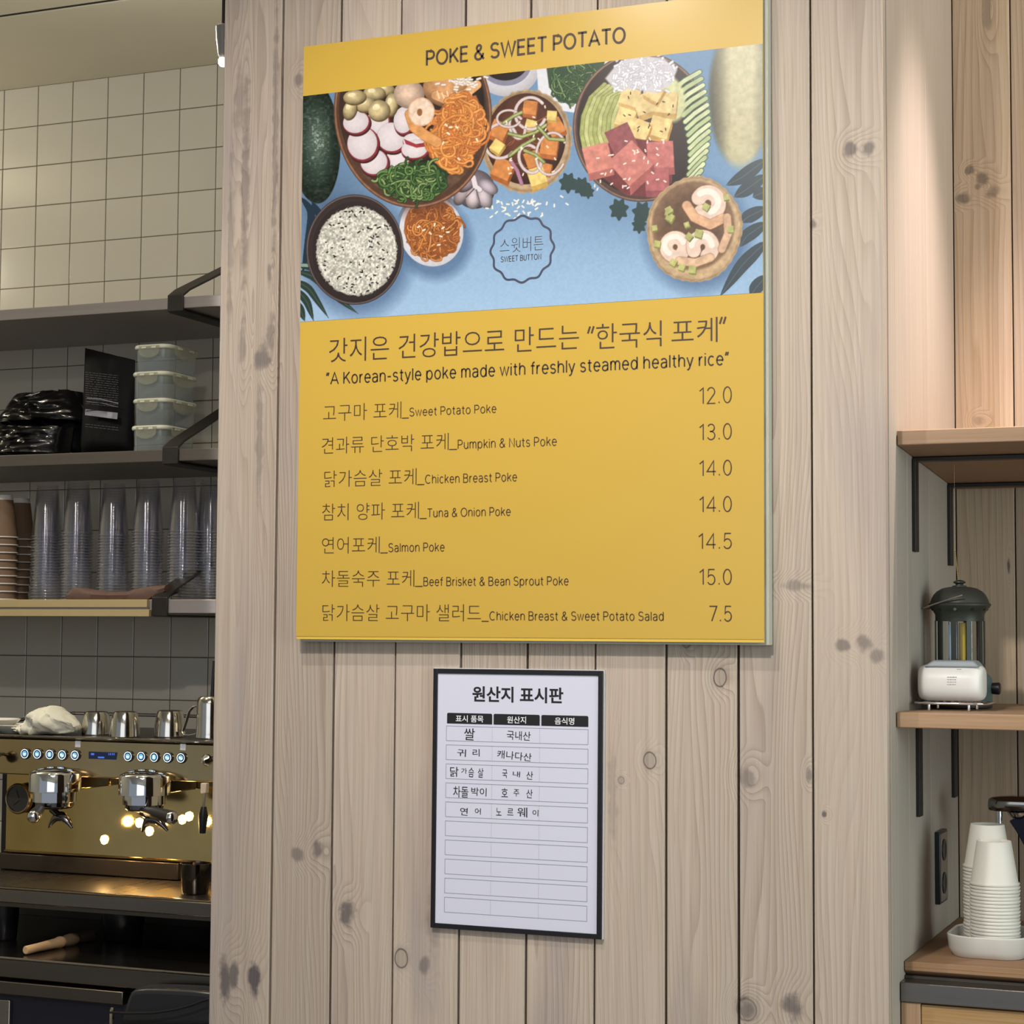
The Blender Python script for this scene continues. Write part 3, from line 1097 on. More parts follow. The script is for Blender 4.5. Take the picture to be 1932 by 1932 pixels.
for (x, y, rx, ry, rt) in ((727, 168, 17, 11, 8), (706, 175, 20, 13, 0), (690, 197, 18, 13, -20), (738, 197, 12, 21, 8), (660, 207, 12, 18, 18), (669, 183, 21, 13, -6), (715, 208, 20, 19, -20)):
    disc(x + 1, y + 2, rx + 1, ry + 1, rt, '6b5530')
    disc(x, y, rx, ry, rt, 'd9c493', shade=.42)
    disc(x - rx * .25, y - ry * .3, rx * .35, ry * .3, rt, 'ece0b8')
disc(772, 178, 29, 27, 0, 'e2c3ad', shade=.4)
disc(842, 168, 44, 34, 10, 'd79f6c', shade=.45)
line([(822, 180), (846, 190), (880, 176), (900, 160)], 16, 'd8a470', 'a06a3e')
for k in range(8):
    line([(825 + k * 9, 172 + (k % 2) * 3), (829 + k * 9, 186)], 2, 'e8cdb0')
for k in range(60):
    x, y = 868 + r_.normal() * 16, 152 + r_.normal() * 7
    line([(x - 3, y), (x + 3, y + r_.normal() * 2)], 3, 'ece6e2', 'c0a590')
poly([(828, 214), (862, 186), (898, 180), (914, 214), (910, 262), (890, 300), (864, 322), (838, 318), (810, 296), (806, 262), (820, 236)], 'b5672a', 3)
strands(150, (862, 250, 44, 74, 14), 3.8, ['d98f3c', 'cf8234', 'e29c48', 'c9772c', 'dd9644'], '9c5620', 11, ln=11, step=7)
seeds([(842, 236), (850, 240), (862, 240), (846, 252), (900, 264), (866, 300), (836, 270)], 'f2e4d0', 4.4, 2.8, 12)
line([(774, 216), (782, 240), (800, 254), (824, 268)], 19, 'd79a58', 'a2693a')
d, u, v = ed(795, 211, 25, 27)
put(em(d, 25), 'e6c8b0')
put(em(d, 25) * np.clip(vnoise(7, 7, 15) * 1.6 - .6, 0, .6), 'f4e4d8')
put(np.clip(1 - np.abs(d - .98) * 9, 0, 1) * .5, 'c08a66')
disc(792, 212, 5, 7, 0, '9c6a3c')
poly([(706, 338), (734, 322), (776, 306), (816, 306), (846, 326), (842, 346), (820, 362), (780, 370), (760, 376), (730, 356)], '2d4326', 3)
strands(120, (776, 342, 68, 30, 4), 3.2, ['5f7f45', '47693a', '8ba266', '3c5a34', '6f9050'], '1f321c', 17, ln=9)
# sesame bowl
disc(669.5, 471, 92, 104, 0, '4b3d3c', shade=.3)
d, u, v = ed(669.5, 471, 92, 104)
put(np.clip(1 - np.abs(d - .975) * 45, 0, 1) * .8, '8a7874')
disc(671, 473, 82, 93, 0, '3a2f2e')
d, u, v = ed(673, 474, 76, 84)
gr = vnoise(3.0, 3.0, 31, 2)
put(em(d + (gr - .5) * .08, 76, 2), np.clip(H('d9d5cb') * np.ones(X.shape + (1,)) * (.62 + .62 * gr)[..., None], 0, 1))
for k in range(110):
    a, rr = r_.random() * 6.28, math.sqrt(r_.random())
    if rr < .75 and r_.random() < .55:
        continue
    x, y = 673 + 74 * rr * math.cos(a), 474 + 82 * rr * math.sin(a)
    line([(x, y), (x + r_.normal() * 2.4, y + r_.normal() * 2)], 2.6, '2b2728')
# small white carrot bowl (tucked under the big bowl's rim)
m_keep = IMG.copy()
disc(814, 436, 60, 67, -12, 'e3e0e8', shade=.12)
disc(815, 432, 52, 58, -12, 'a45e28')
strands(95, (817, 436, 48, 52, -12), 2.8, ['c9822f', 'b06a2c', 'd98f42', '9a5a28'], '7a431c', 19, ln=10, step=6)
seeds([(790, 428), (800, 434), (836, 430), (812, 440), (832, 446), (828, 462), (820, 424), (845, 438)], 'f2e4d0', 4.2, 2.6, 13)
d1, _, _ = ed(779, 213, 149, 180, -4)
mk = em(d1, 149)[..., None]
sh = np.clip((1.16 - d1) / .16, 0, 1)[..., None] * .5
IMG = IMG * (1 - sh) + H('5c3320') * sh
IMG = IMG * (1 - mk) + m_keep * mk
d2, _, _ = ed(669.5, 471, 92, 104)
mk = em(d2, 92)[..., None]
IMG = IMG * (1 - mk) + m_keep * mk
d3, _, _ = ed(896, 357, 38, 37)
mk = em(d3, 37)[..., None]
IMG = IMG * (1 - mk) + m_keep * mk
far = (np.hypot((X - 814) / 66, (Y - 436) / 74) > 1.02)[..., None]
IMG = np.where(far, m_keep, IMG)
# right coconut bowl with shrimp
d, u, v = ed(1310, 433, 90, 100, 8)
ang = np.arctan2(v, u)
dd = d * (1 + .012 * np.sin(ang * 5) + .008 * np.sin(ang * 33))
put(em(dd, 90, 2), 'c4a883')
put(np.clip(1 - np.abs(dd - .97) * 26, 0, 1) * .5, '8f7252')
d, u, v = ed(1308, 426, 78, 84, 8)
put(em(d, 78, 5), '8d6f55')
put(em(d, 78, 30, .8) * .7, '5f4636')
for (x, y, r0, a0, a1, wd) in ((1336, 384, 20, -150, 130, 27), (1274, 466, 17, -260, 40, 24), (1326, 466, 18, -200, 60, 26)):
    line([(x + r0 * math.cos(R_(t_)), y + r0 * 1.05 * math.sin(R_(t_))) for t_ in np.linspace(a0, a1, 22)], wd, 'e4cabb', 'b38d78')
    line([(x - 2 + r0 * 1.05 * math.cos(R_(t_)), y - 3 + r0 * math.sin(R_(t_))) for t_ in np.linspace(a0 + 20, a1 - 60, 18)], wd * .42, 'f1e4da')
line([(1296, 388), (1310, 410), (1340, 424), (1364, 412)], 17, 'd9ac88', 'a97c5c')
line([(1372, 410), (1374, 440), (1362, 470)], 14, 'd6b092', 'a37f62')
line([(1282, 492), (1312, 496), (1340, 486)], 15, 'dcb898', 'a5836a')
for (x, y, s, r_k) in ((1262, 400, 7, 10), (1264, 410, 7, 30), (1235, 430, 5, 80), (1240, 460, 6, 10), (1332, 390, 6, 30), (1370, 372, 5, 80), (1378, 432, 6, 0), (1300, 446, 6, 40), (1318, 440, 7, 15), (1270, 495, 6, 30), (1306, 508, 7, 5), (1286, 504, 6, 20), (1296, 424, 5, 70), (1262, 396, 6, 60)):
    cube(x, y, s, r_k, 'b9b877', '8c9450', '7a8444')
# loose sesame on the board
seeds([(985 + r_.normal() * 30, 378 + abs(r_.normal()) * 14) for _ in range(38)] + [(927, 409), (1022, 407), (1070, 385), (1060, 371), (940, 380)], 'e9e4da', 4.6, 2.6, 14)
foodm = np.clip((IMG[..., 0] - IMG[..., 2] * 1.08) * 5, 0, 1)
IMG = np.clip(IMG, 0, 1) ** 1.1 * (1 + (vnoise(9, 9, 51, 3) - .5) * .3 * foodm)[..., None]
IMG = np.clip(IMG * (1 + (vnoise(4, 4, 44, 2) - .5)[..., None] * .06), 0, 1)

me = bpy.data.meshes.new('printed_photo')
co = np.stack([GX, np.full_like(GX, YP - .0003), GZ], -1).reshape(-1, 3).astype(np.float32)
pb = parent_base(poster)
co -= np.array(pb, dtype=np.float32)
idx = np.arange(NX * NZ).reshape(NZ, NX)
q = np.stack([idx[:-1, :-1], idx[:-1, 1:], idx[1:, 1:], idx[1:, :-1]], -1).reshape(-1, 4)
me.vertices.add(NX * NZ)
me.vertices.foreach_set('co', co.ravel())
me.loops.add(q.size)
me.loops.foreach_set('vertex_index', q.ravel().astype(np.int32))
me.polygons.add(len(q))
me.polygons.foreach_set('loop_start', (np.arange(len(q)) * 4).astype(np.int32))
me.polygons.foreach_set('loop_total', np.full(len(q), 4, dtype=np.int32))
ca = me.color_attributes.new('print', 'FLOAT_COLOR', 'POINT')
L_ = np.where(IMG <= .04045, IMG / 12.92, ((IMG + .055) / 1.055) ** 2.4)
ca.data.foreach_set('color', np.concatenate([L_.reshape(-1, 3), np.ones((NX * NZ, 1))], 1).astype(np.float32).ravel())
me.update(calc_edges=True)
me.validate()
pm = mat('poster_photo_print', 'ffffff', .26)
an = pm.node_tree.nodes.new('ShaderNodeVertexColor')
an.layer_name = 'print'
gm = pm.node_tree.nodes.new('ShaderNodeHueSaturation')
gm.inputs['Value'].default_value = .84
gm.inputs['Saturation'].default_value = .95
pm.node_tree.links.new(an.outputs[0], gm.inputs['Color'])
pm.node_tree.links.new(gm.outputs[0], pm.node_tree.nodes['Principled BSDF'].inputs['Base Color'])
me.materials.append(pm)
po = bpy.data.objects.new('printed_photo', me)
SC.collection.objects.link(po)
po.parent = poster

def quote(ch, xl, xr, yt, yb):
    h = at(xl, yt, YT).z - at(xl, yb, YT).z
    z0, x0, x1 = at(xl, yb, YT).z, at(xl, yb, YT).x, at(xr, yb, YT).x
    for p in GL[ch][1]:
        MB().ribbon([(x0 + q[0] / .3 * (x1 - x0), z0 + q[1] * h) for q in p], .0029, (0, YT, 0)).build('quotation_mark', ink, poster, smooth=0)


# ---- wording on the poster
YT = YP - .0005
K1, K2 = .0031, .0027
stroke_text('POKE & SWEET POTATO', 804, 1179, 97, 123.5, YT, .0038, 'title_lettering', ink, poster, track=.16)
hangul('갓지은 건강밥으로 만드는', 620.6, 1092, 639, 684, YT, -.010, 'headline_lettering', ink, poster)
hangul('한국식', 1124.7, 1248, 609.5, 657.5, YT, -.010, 'headline_lettering', ink, poster, ref=1160)
hangul('포케', 1267, 1353.6, 598.2, 645.3, YT, -.010, 'headline_lettering', ink, poster, ref=1345)
quote('“', 1107, 1121, 617, 664)
quote('”', 1357, 1371, 599, 645)
stroke_text('“A Korean-style poke made with freshly steamed healthy rice”', 615, 1375, 703.5, 725, YT, .0022, 'subtitle_lettering', ink2, poster, track=.17)
ROWS = [('고구마 포케', 609.6, 756.8, 687, 760.5, 792, 'Sweet Potato Poke', 772.4, 936, 769.8, 785, '12.0', 1320, 732, 761.8),
        ('견과류 단호박 포케', 607, 846, 650, 824, 855, 'Pumpkin & Nuts Poke', 863.5, 1050, 830.4, 846.7, '13.0', 1320, 801, 830),
        ('닭가슴살 포케', 611.7, 785.5, 661, 887, 917.8, 'Chicken Breast Poke', 802, 975, 896.3, 912, '14.0', 1320, 869.7, 897.7),
        ('참치 양파 포케', 607.8, 790, 659, 949.4, 981, 'Tuna & Onion Poke', 806.4, 963, 960, 975.5, '14.0', 1320, 937.7, 966),
        ('연어포케', 607.3, 716, 657, 1013, 1044, 'Salmon Poke', 732.8, 838.4, 1025.3, 1041, '14.5', 1318.4, 1007, 1035.3),
        ('차돌숙주 포케', 607.3, 781.3, 627, 1076.3, 1107, 'Beef Brisket & Bean Sprout Poke', 798.8, 1072.4, 1089.4, 1105, '15.0', 1320, 1074.4, 1102.7),
        ('닭가슴살 고구마 샐러드', 608.2, 907, 655, 1140, 1171.4, 'Chicken Breast & Sweet Potato Salad', 923.4, 1252, 1154, 1169.7, '7.5', 1338, 1143.7, 1171.7)]
for (h_, a0, a1, rf, t0, t1, e_, b0, b1, u0, u1, p_, c0, w0, w1) in ROWS:
    b = hangul(h_, a0, a1, t0, t1, YT, -.0165, '', ink, poster, ref=rf, build=False)
    z_ = at(rf, t1, YT).z - .0005
    b.box((at(a1 + 1.5, t1, YT).x, YT, z_), (at(b0 - 1.5, t1, YT).x, YT - .0001, z_ + .0014))
    b.build('dish_name', ink, poster, smooth=0)
    stroke_text(e_, b0, b1, u0, u1, YT, .00135, 'dish_translation', ink, poster, track=.17)
    stroke_text(p_, c0, 1381, w0, w1, YT, .0017, 'price_lettering', ink, poster, track=.19)
# round scalloped emblem
YE = YP - .0006
cE = at(985, 470, YE)
se = mpp(cE)
pe = []
for i in range(145):
    t_ = 2 * math.pi * i / 144
    rr = 59 + 2.3 * math.cos(12 * t_)
    pe.append((cE.x + rr * se * 1.06 * math.cos(t_), cE.z + rr * se * 1.04 * math.sin(t_)))
pe[-1] = pe[0]
eb = MB().ribbon(pe, 4.2 * se, (0, YE, 0)).build('emblem_outline', mat('emblem_ink', '353b52', .5), poster, smooth=0)
hangul('스윗버튼', 943, 1025, 450.5, 478, YE, -.017, 'emblem_lettering', ink2, poster)
stroke_text('SWEET BUTTON', 945, 1021, 484.5, 494.5, YE, .0011, 'emblem_lettering', ink2, poster, track=.2)

# ------------------------------------------------------------------ framed origin sheet under the poster
board_ = thing('origin_notice', 'black framed white sheet with a handwritten table below the yellow poster', 'notice', (at(978, 1770, 0).x, 0, at(978, 1770, 0).z))
YF = -.011
fx0, fx1 = at(815.5, 1500, YF).x, at(1136.5, 1500, YF).x
fz0, fz1 = at(975, 1761.5, YF).z, at(975, 1263.5, YF).z
frame_m = mat('black_frame', '15131a', .42)
back_m = mat('notice_back_board', 'cfcdd0', .6)
fw = .0082
sk = .0016     # hangs a touch out of true


def shx(x, z):
    return x - sk * (fz1 - z) / (fz1 - fz0)


def sbox(b, x0, x1, y0, y1, z0, z1):
    b.hexa([(shx(x0, z0), y0, z0), (shx(x1, z0), y0, z0), (shx(x1, z0), y1, z0), (shx(x0, z0), y1, z0), (shx(x0, z1), y0, z1), (shx(x1, z1), y0, z1), (shx(x1, z1), y1, z1), (shx(x0, z1), y1, z1)])
    return b


sbox(MB(), fx0 - .0008, fx1 + .0012, -.006, -.0006, fz0 - .0006, fz1 + .0014).build('back_board', back_m, board_)
b = MB()
sbox(b, fx0, fx0 + fw, YF, -.006, fz0, fz1)
sbox(b, fx1 - fw, fx1, YF, -.006, fz0, fz1)
sbox(b, fx0 + fw, fx1 - fw, YF, -.006, fz1 - fw, fz1)
sbox(b, fx0 + fw, fx1 - fw, YF, -.006, fz0, fz0 + fw)
b.build('frame', frame_m, board_, bevel=.0006)
YS = -.0085
sbox(MB(), fx0 + fw, fx1 - fw, YS, -.0061, fz0 + fw, fz1 - fw).build('paper_sheet', mat('cool_white_paper', 'cfd0e2', .55), board_)
YI = YS - .0004
dk = mat('notice_black_ink', '1a191d', .5)
wi = mat('notice_white_ink', 'e8e8ee', .5)
gi = mat('notice_grey_line', '8d8fa0', .6)
pen = mat('handwriting_pen', '17151c', .5)
hangul('원산지 표시판', 891, 1062.7, 1294.4, 1324, YI, .024, 'notice_title', dk, board_)
hx = [(843.5, 928.6), (931.3, 1018.3), (1021.4, 1110)]
hz1, hz0 = at(843.5, 1344.7, YI).z, at(843.5, 1364.8, YI).z
for (x0, x1), tx, (a0, a1) in zip(hx, ('표시 품목', '원산지', '음식명'), ((859.8, 912), (956.7, 992.4), (1046.7, 1083.5))):
    p0, p1 = at(x0, 1355, YI).x, at(x1, 1355, YI).x
    r_c = .0025
    pl = [(p0, hz0), (p1, hz0)] + [(p1 - r_c + r_c * math.cos(R_(t_)), hz1 - r_c + r_c * math.sin(R_(t_))) for t_ in (0, 30, 60, 90)] + [(p0 + r_c + r_c * math.cos(R_(t_)), hz1 - r_c + r_c * math.sin(R_(t_))) for t_ in (90, 120, 150, 180)]
    hd = MB().add([(q_[0], YI, q_[1]) for q_ in pl], [tuple(range(len(pl)))]).build('column_heading', dk, board_, smooth=0)
    hangul(tx, a0, a1, 1349, 1362, YI - .0004, .010, 'heading_lettering', wi, hd, ref=859.8)
b = MB()
rx0, rx1 = at(842.6, 1383, YI).x, at(1110, 1383, YI).x
cxs = [at(929.2, 1383, YI).x, at(1018.8, 1383, YI).x]
zr0, zr1, zlast = at(842.6, 1369.5, YI).z, at(842.6, 1397.2, YI).z, at(838, 1692.5, YI).z
pitch = (zlast - zr0) / 9
lw = .00075
for i in range(10):
    za, zb = zr0 + i * pitch, zr1 + i * pitch
    loop = [(shx(x, z), z) for (x, z) in ((rx0, za), (rx1, za), (rx1, zb), (rx0, zb), (rx0, za))]
    b.ribbon(loop, lw, (0, YI, 0))
    for c_ in cxs:
        z = za
        while z > zb:
            b.ribbon([(shx(c_, z), z), (shx(c_, z), z - .0016)], lw * .7, (0, YI, 0))
            z -= .0032
b.build('table_rules', gi, board_, smooth=0)
rw = random.Random(9)
for (s_, x0, x1, y0, y1) in (('쌀', 875.7, 895.5, 1373.7, 1396.2), ('국내산', 956, 1001, 1378.6, 1395.8), ('귀', 862.5, 879, 1413, 1427), ('리', 891.5, 904.7, 1413, 1427),
                             ('캐나다산', 938, 1003, 1417, 1432.5), ('닭', 849, 865, 1446.5, 1465), ('가', 870, 881, 1449, 1459.5), ('슴', 884, 894, 1448, 1466), ('살', 901.5, 912, 1449, 1467),
                             ('국', 947.6, 957, 1451.6, 1468), ('내', 967.6, 981, 1455, 1465.5), ('산', 993, 1005.6, 1455, 1470.5), ('차돌', 855, 883.5, 1482.8, 1504), ('박이', 889, 917.8, 1485.5, 1501),
                             ('호', 946, 958, 1486.7, 1503.6), ('주', 968.8, 979.7, 1489, 1502.5), ('산', 993, 1004.7, 1489, 1505.5), ('연', 868, 882.4, 1523.5, 1538), ('어', 896, 907, 1524.5, 1536.5),
                             ('노', 936, 946, 1524, 1538.5), ('르', 957, 968.5, 1525, 1538), ('웨', 976, 994.7, 1523, 1541.5), ('이', 1004.7, 1015.6, 1527.5, 1539.5)):
    hangul(s_, x0, x1, y0, y1, YI, .002, 'handwritten_word', pen, board_, rot=rw.uniform(-.07, .03))

# ------------------------------------------------------------------ kitchen wall shelves
YSF = 1.45


def X_(px, Y, py=1160):
    return at(px, py, Y).x


def Z_(py, Y, px=200):
    return at(px, py, Y).z


shelf_dark = mat('shelf_face_steel', 'a09896', .36, .6, noise=.1, nscale=(2, 40, 260))
rail_cream = mat('cream_rail', 'a8966f', .5, noise=.04)
rail_line = mat('rail_groove_steel', '9a968c', .35, .8)
SH = {}


def wall_shelf(key, zt, zb, xb, p_up, label, face):
    xe, rr = X_(374, YSF) + .13, .13
    base = thing('wall_shelf', label, 'shelf', (-4.0, YK, zb), 'steel shelves on the tiled kitchen wall')
    pl = [(-6.2, YK - .003, zb), (-6.2, YSF, zb)] + [(xe - rr + rr * math.sin(R_(a)), YSF + rr - rr * math.cos(R_(a)), zb) for a in range(0, 91, 9)] + [(xe, YK - .003, zb)]
    MB().prism(pl, (0, 0, zt - zb)).build('shelf_board', face, base, bevel=.0015)
    pu = atx(*p_up, xb)
    t = (YK - YSF) / (pu.y - YSF)
    zu = (zt + .012) + (pu.z - zt - .012) * t
    pts = [(xb, YK - .004, zu), (xb, YSF + .03, zt + .014 + (zu - zt) * .05), (xb, YSF - .004, zt + .004), (xb, YSF - .004, zb - .005), (xb, YSF + .01, zb - .007), (xb, YK - .004, zb - .007)]
    MB().bar(pts, .05, .006, (1, 0, 0)).build('strap_bracket', black_metal, base, bevel=.0012)
    SH[key] = zt
    return base


z1t, z1b = at(305, 563, YSF).z, at(305, 584.5, YSF).z
z2t, z2b = at(300, 848.5, YSF).z, at(300, 871, YSF).z
z3t, z3b = at(282, 1131, YSF).z, at(282, 1157, YSF).z
wall_shelf('top', z1t, z1b, X_(323, YSF), (418, 511), 'empty top steel shelf on the tiled wall, above the black coffee bags', shelf_dark)
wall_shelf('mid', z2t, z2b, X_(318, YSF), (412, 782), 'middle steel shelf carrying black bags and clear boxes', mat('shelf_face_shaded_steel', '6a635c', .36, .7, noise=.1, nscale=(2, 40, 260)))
s3 = wall_shelf('low', z3t, z3b, X_(303, YSF), (408, 1052), 'lowest steel shelf with cream front rail under the stacked cups', shelf_dark)
b = MB()
xr = X_(286, YSF)
z3c = at(150, 1163, YSF).z
b.box((-6.15, YSF - .014, at(150, 1150, YSF).z), (xr, YSF - .0005, z3c)).box((-6.15, YSF - .012, z3t), (xr - .008, YSF - .0005, at(150, 1146, YSF).z))
b.build('front_rail', rail_cream, s3, bevel=.001)
MB().box((-6.15, YSF - .008, at(150, 1146.2, YSF).z), (xr - .006, YSF - .0005, at(150, 1149.8, YSF).z)).build('rail_groove', rail_line, s3)

# clear food boxes, four in a stack
box_film = film('clear_box_plastic', 'f2f5f6', .05, .35, .15, .16, 'c9d8e0')
lid_film = mat('clear_lid_plastic', 'dfe0d2', .3, trans=.35, sss=0)
latch_m = film('clear_latch_plastic', 'f4f4ee', .05, .35, .2, .10, 'd6d4c4')
YB = 1.50
bx0, bx1 = X_(240, YB), X_(304, YB)
by1 = atx(372, 740, bx1).y
bw, bd = bx1 - bx0, min(by1 - YB, .24)
pitch_b = (at(270, 640, YB).z - at(270, 843, YB).z) / 4


def rrect(w, d, r, n=5):
    pts = []
    for (cx, cy, a0) in ((w / 2 - r, -d / 2 + r, -90), (w / 2 - r, d / 2 - r, 0), (-w / 2 + r, d / 2 - r, 90), (-w / 2 + r, -d / 2 + r, 180)):
        for i in range(n + 1):
            a = R_(a0 + 90 * i / n)
            pts.append((cx + r * math.cos(a), cy + r * math.sin(a)))
    return pts


def loft(b, rings, cap0=True, cap1=True):
    n = len(rings[0])
    vs = [p for r in rings for p in r]
    fs = []
    for j in range(len(rings) - 1):
        for i in range(n):
            k = (i + 1) % n
            fs.append((j * n + i, j * n + k, (j + 1) * n + k, (j + 1) * n + i))
    if cap0:
        fs.append(tuple(range(n))[::-1])
    if cap1:
        fs.append(tuple((len(rings) - 1) * n + i for i in range(n)))
    return b.add(vs, fs)


def ring3(w, d, r, z, c, n=5):
    return [(c[0] + x, c[1] + y, z) for x, y in rrect(w, d, r, n)]


cx, cy = (bx0 + bx1) / 2, YB + bd / 2
base = thing('food_container', 'bottom clear food box of the stack on the middle kitchen shelf', 'container', (cx, cy, z2t + .0005), 'clear food boxes in one stack')
z0 = z2t + .0005
h = pitch_b
b = MB()
loft(b, [ring3(bw * .93, bd * .93, .02, z0 + .001, (cx, cy)), ring3(bw * .97, bd * .97, .022, z0 + .006, (cx, cy)), ring3(bw, bd, .024, z0 + h * .84, (cx, cy))], True, False)
b.build('body', box_film, base)
b = MB()
loft(b, [ring3(bw + .006, bd + .006, .025, z0 + h * .82, (cx, cy)), ring3(bw + .010, bd + .010, .026, z0 + h * .86, (cx, cy)), ring3(bw + .010, bd + .010, .026, z0 + h * .93, (cx, cy)), ring3(bw + .004, bd + .004, .024, z0 + h * .985, (cx, cy)), ring3(bw - .018, bd - .018, .02, z0 + h * .985, (cx, cy))], True, True)
b.build('lid', lid_film, base, bevel=.001)
for (lx, ly, sx_, sy_) in ((cx, cy - bd / 2 - .0065, .066, .003), (cx + bw / 2 + .0065, cy, .003, .11)):
    b = MB()
    if sx_ > sy_:
        pl = [(lx + sx_ / 2 * math.cos(R_(a)), ly - .002, z0 + h * .72 + .018 * math.sin(R_(a))) for a in range(180, 361, 15)]
        pl += [(lx + sx_ / 2, ly - .002, z0 + h * .93), (lx - sx_ / 2, ly - .002, z0 + h * .93)]
        b.prism(pl, (0, .003, 0))
    else:
        pl = [(lx - .001, ly + sy_ / 2 * math.cos(R_(a)), z0 + h * .72 + .02 * math.sin(R_(a))) for a in range(180, 361, 15)]
        pl += [(lx - .001, ly + sy_ / 2, z0 + h * .93), (lx - .001, ly - sy_ / 2, z0 + h * .93)]
        b.prism(pl, (.003, 0, 0))
    o = b.build('latch', latch_m, base)
    hb = MB()
    for k in (-1, 1):
        if sx_ > sy_:
            hb.box((lx + k * .016 - .007, ly - .0032, z0 + h * .83), (lx + k * .016 + .007, ly - .0018, z0 + h * .9))
        else:
            hb.box((lx + .0018, ly + k * .03 - .012, z0 + h * .83), (lx + .0032, ly + k * .03 + .012, z0 + h * .9))
    hb.build('hinge_tab', lid_film, o)
for k, lb in enumerate(('second clear food box from the bottom of the stack', 'third clear food box from the bottom of the stack', 'topmost clear food box of the stack, beside the upright black pouch')):
    dup(base, (cx + (.003, .001, .005)[k], cy, z0 + h * (k + 1)), lb)

# black coffee pouches
gloss_black = mat('glossy_black_foil', '0a0a0c', .22, coat=.2, bump=.004, nscale=(6, 6, 9))
matte_black = mat('matte_black_pouch', '060508', .6, spec=.12, bump=.003, nscale=(10, 10, 10))


def pouch(b, tl, tr, br, bl, Y, T, wr=.006, seed=0, tb=1.0, tt=.12):
    n, m = 22, 26
    P = [at(*q_, Y) for q_ in (bl, br, tr, tl)]
    for sgn in (-1, 1):
        vs, fs = [], []
        for j in range(m + 1):
            for i in range(n + 1):
                u, v = i / n, j / m
                lo = P[0].lerp(P[1], u)
                hi = P[3].lerp(P[2], u)
                p = lo.lerp(hi, v)
                prof = (tb + (tt - tb) * v ** 1.6) * (math.sin(math.pi * min(max(u, 0), 1)) ** .45) * min(1, (v + .03) * 12)
                w_ = wr * (mnoise.noise(Vector((u * 4 + seed, v * 5, seed * 1.3))) + .5 * mnoise.noise(Vector((u * 11 + seed, v * 9, seed)))) * math.sin(math.pi * u)
                vs.append((p.x + w_ * .4, p.y + T / 2 + sgn * T / 2 * prof + w_, p.z + w_ * .3 * v))
        for j in range(m):
            for i in range(n):
                a = j * (n + 1) + i
                q = (a, a + 1, a + n + 2, a + n + 1)
                fs.append(q if sgn < 0 else q[::-1])
        b.add(vs, fs)
    return b


YPo = 1.52
pc = thing('coffee_pouch', 'tall upright black coffee pouch with fine print panel beside clear boxes', 'coffee bag', (X_(190, YPo), YPo, z2t))
pouch(MB(), (146, 653), (241, 676), (238, 851), (139, 853), YPo, .075, .004, 3).build('pouch_body', matte_black, pc, smooth=60)
grey_print = mat('pouch_grey_print', '6a6a76', .5)
pale_print = mat('pouch_pale_label', '8e8f9e', .5)
MB().add([at(162, 772, YPo - .006), at(222, 779, YPo - .006), at(221, 791, YPo - .006), at(161, 783, YPo - .006)], [(3, 2, 1, 0)]).prism([at(162, 772, YPo - .004), at(161, 783, YPo - .004), at(221, 791, YPo - .004), at(222, 779, YPo - .004)], (0, -.002, 0)).build('pale_label', pale_print, pc)
rl = random.Random(3)
fp_m = mat('pouch_fine_print', '55555e', .5)
for k in range(17):
    b = MB()
    y = 702 + k * 4.2 if k < 15 else 800 + (k - 15) * 4.5
    x = 161
    while x < 222:
        w_ = rl.uniform(3, 9)
        x2 = min(223, x + w_)
        p, q = at(x, y + (x - 160) * .11, YPo - .0055), at(x2, y + (x2 - 160) * .11, YPo - .0055)
        b.ribbon([(p.x, p.z), (q.x, q.z)], .0009, (0, p.y, 0))
        x = x2 + rl.uniform(1, 2.5)
    b.build('print_line', fp_m, pc, smooth=0)
b = MB()
for y, w_ in ((751, .003), (758, .0014)):
    p, q, r_2 = at(164, y, YPo - .0055), at(190, y + 2, YPo - .0055), at(223, y + 10, YPo - .0055)
    b.ribbon([(p.x, p.z), (q.x, q.z), (r_2.x, r_2.z)], w_, (0, p.y, 0))
b.build('print_stripe', grey_print, pc, smooth=0)
t_ = thing('coffee_bag', 'upper glossy black coffee bag lying crumpled at the left of the shelf', 'coffee bag', (X_(60, 1.56), 1.56, at(60, 795, 1.56).z))
pouch(MB(), (0, 738), (108, 731), (140, 792), (-40, 800), 1.56, .16, .03, 7, 1, .35).build('bag_body', gloss_black, t_, smooth=70)
b = MB()
pouch(b, (96, 732), (140, 737), (139, 853), (100, 853), 1.62, .08, .01, 9, 1, .6)
tag(b.build('coffee_bag', matte_black, smooth=70, loc=at(120, 850, 1.62)), 'dull black bag standing between the crumpled bags and upright pouch', 'coffee bag')
t_ = thing('coffee_bag', 'lower glossy black coffee bag lying crumpled on the middle shelf', 'coffee bag', (X_(40, 1.52), 1.52, z2t))
pouch(MB(), (-40, 800), (100, 800), (92, 855), (-60, 858), 1.52, .2, .028, 12, 1, .7).build('bag_body', gloss_black, t_, smooth=70)

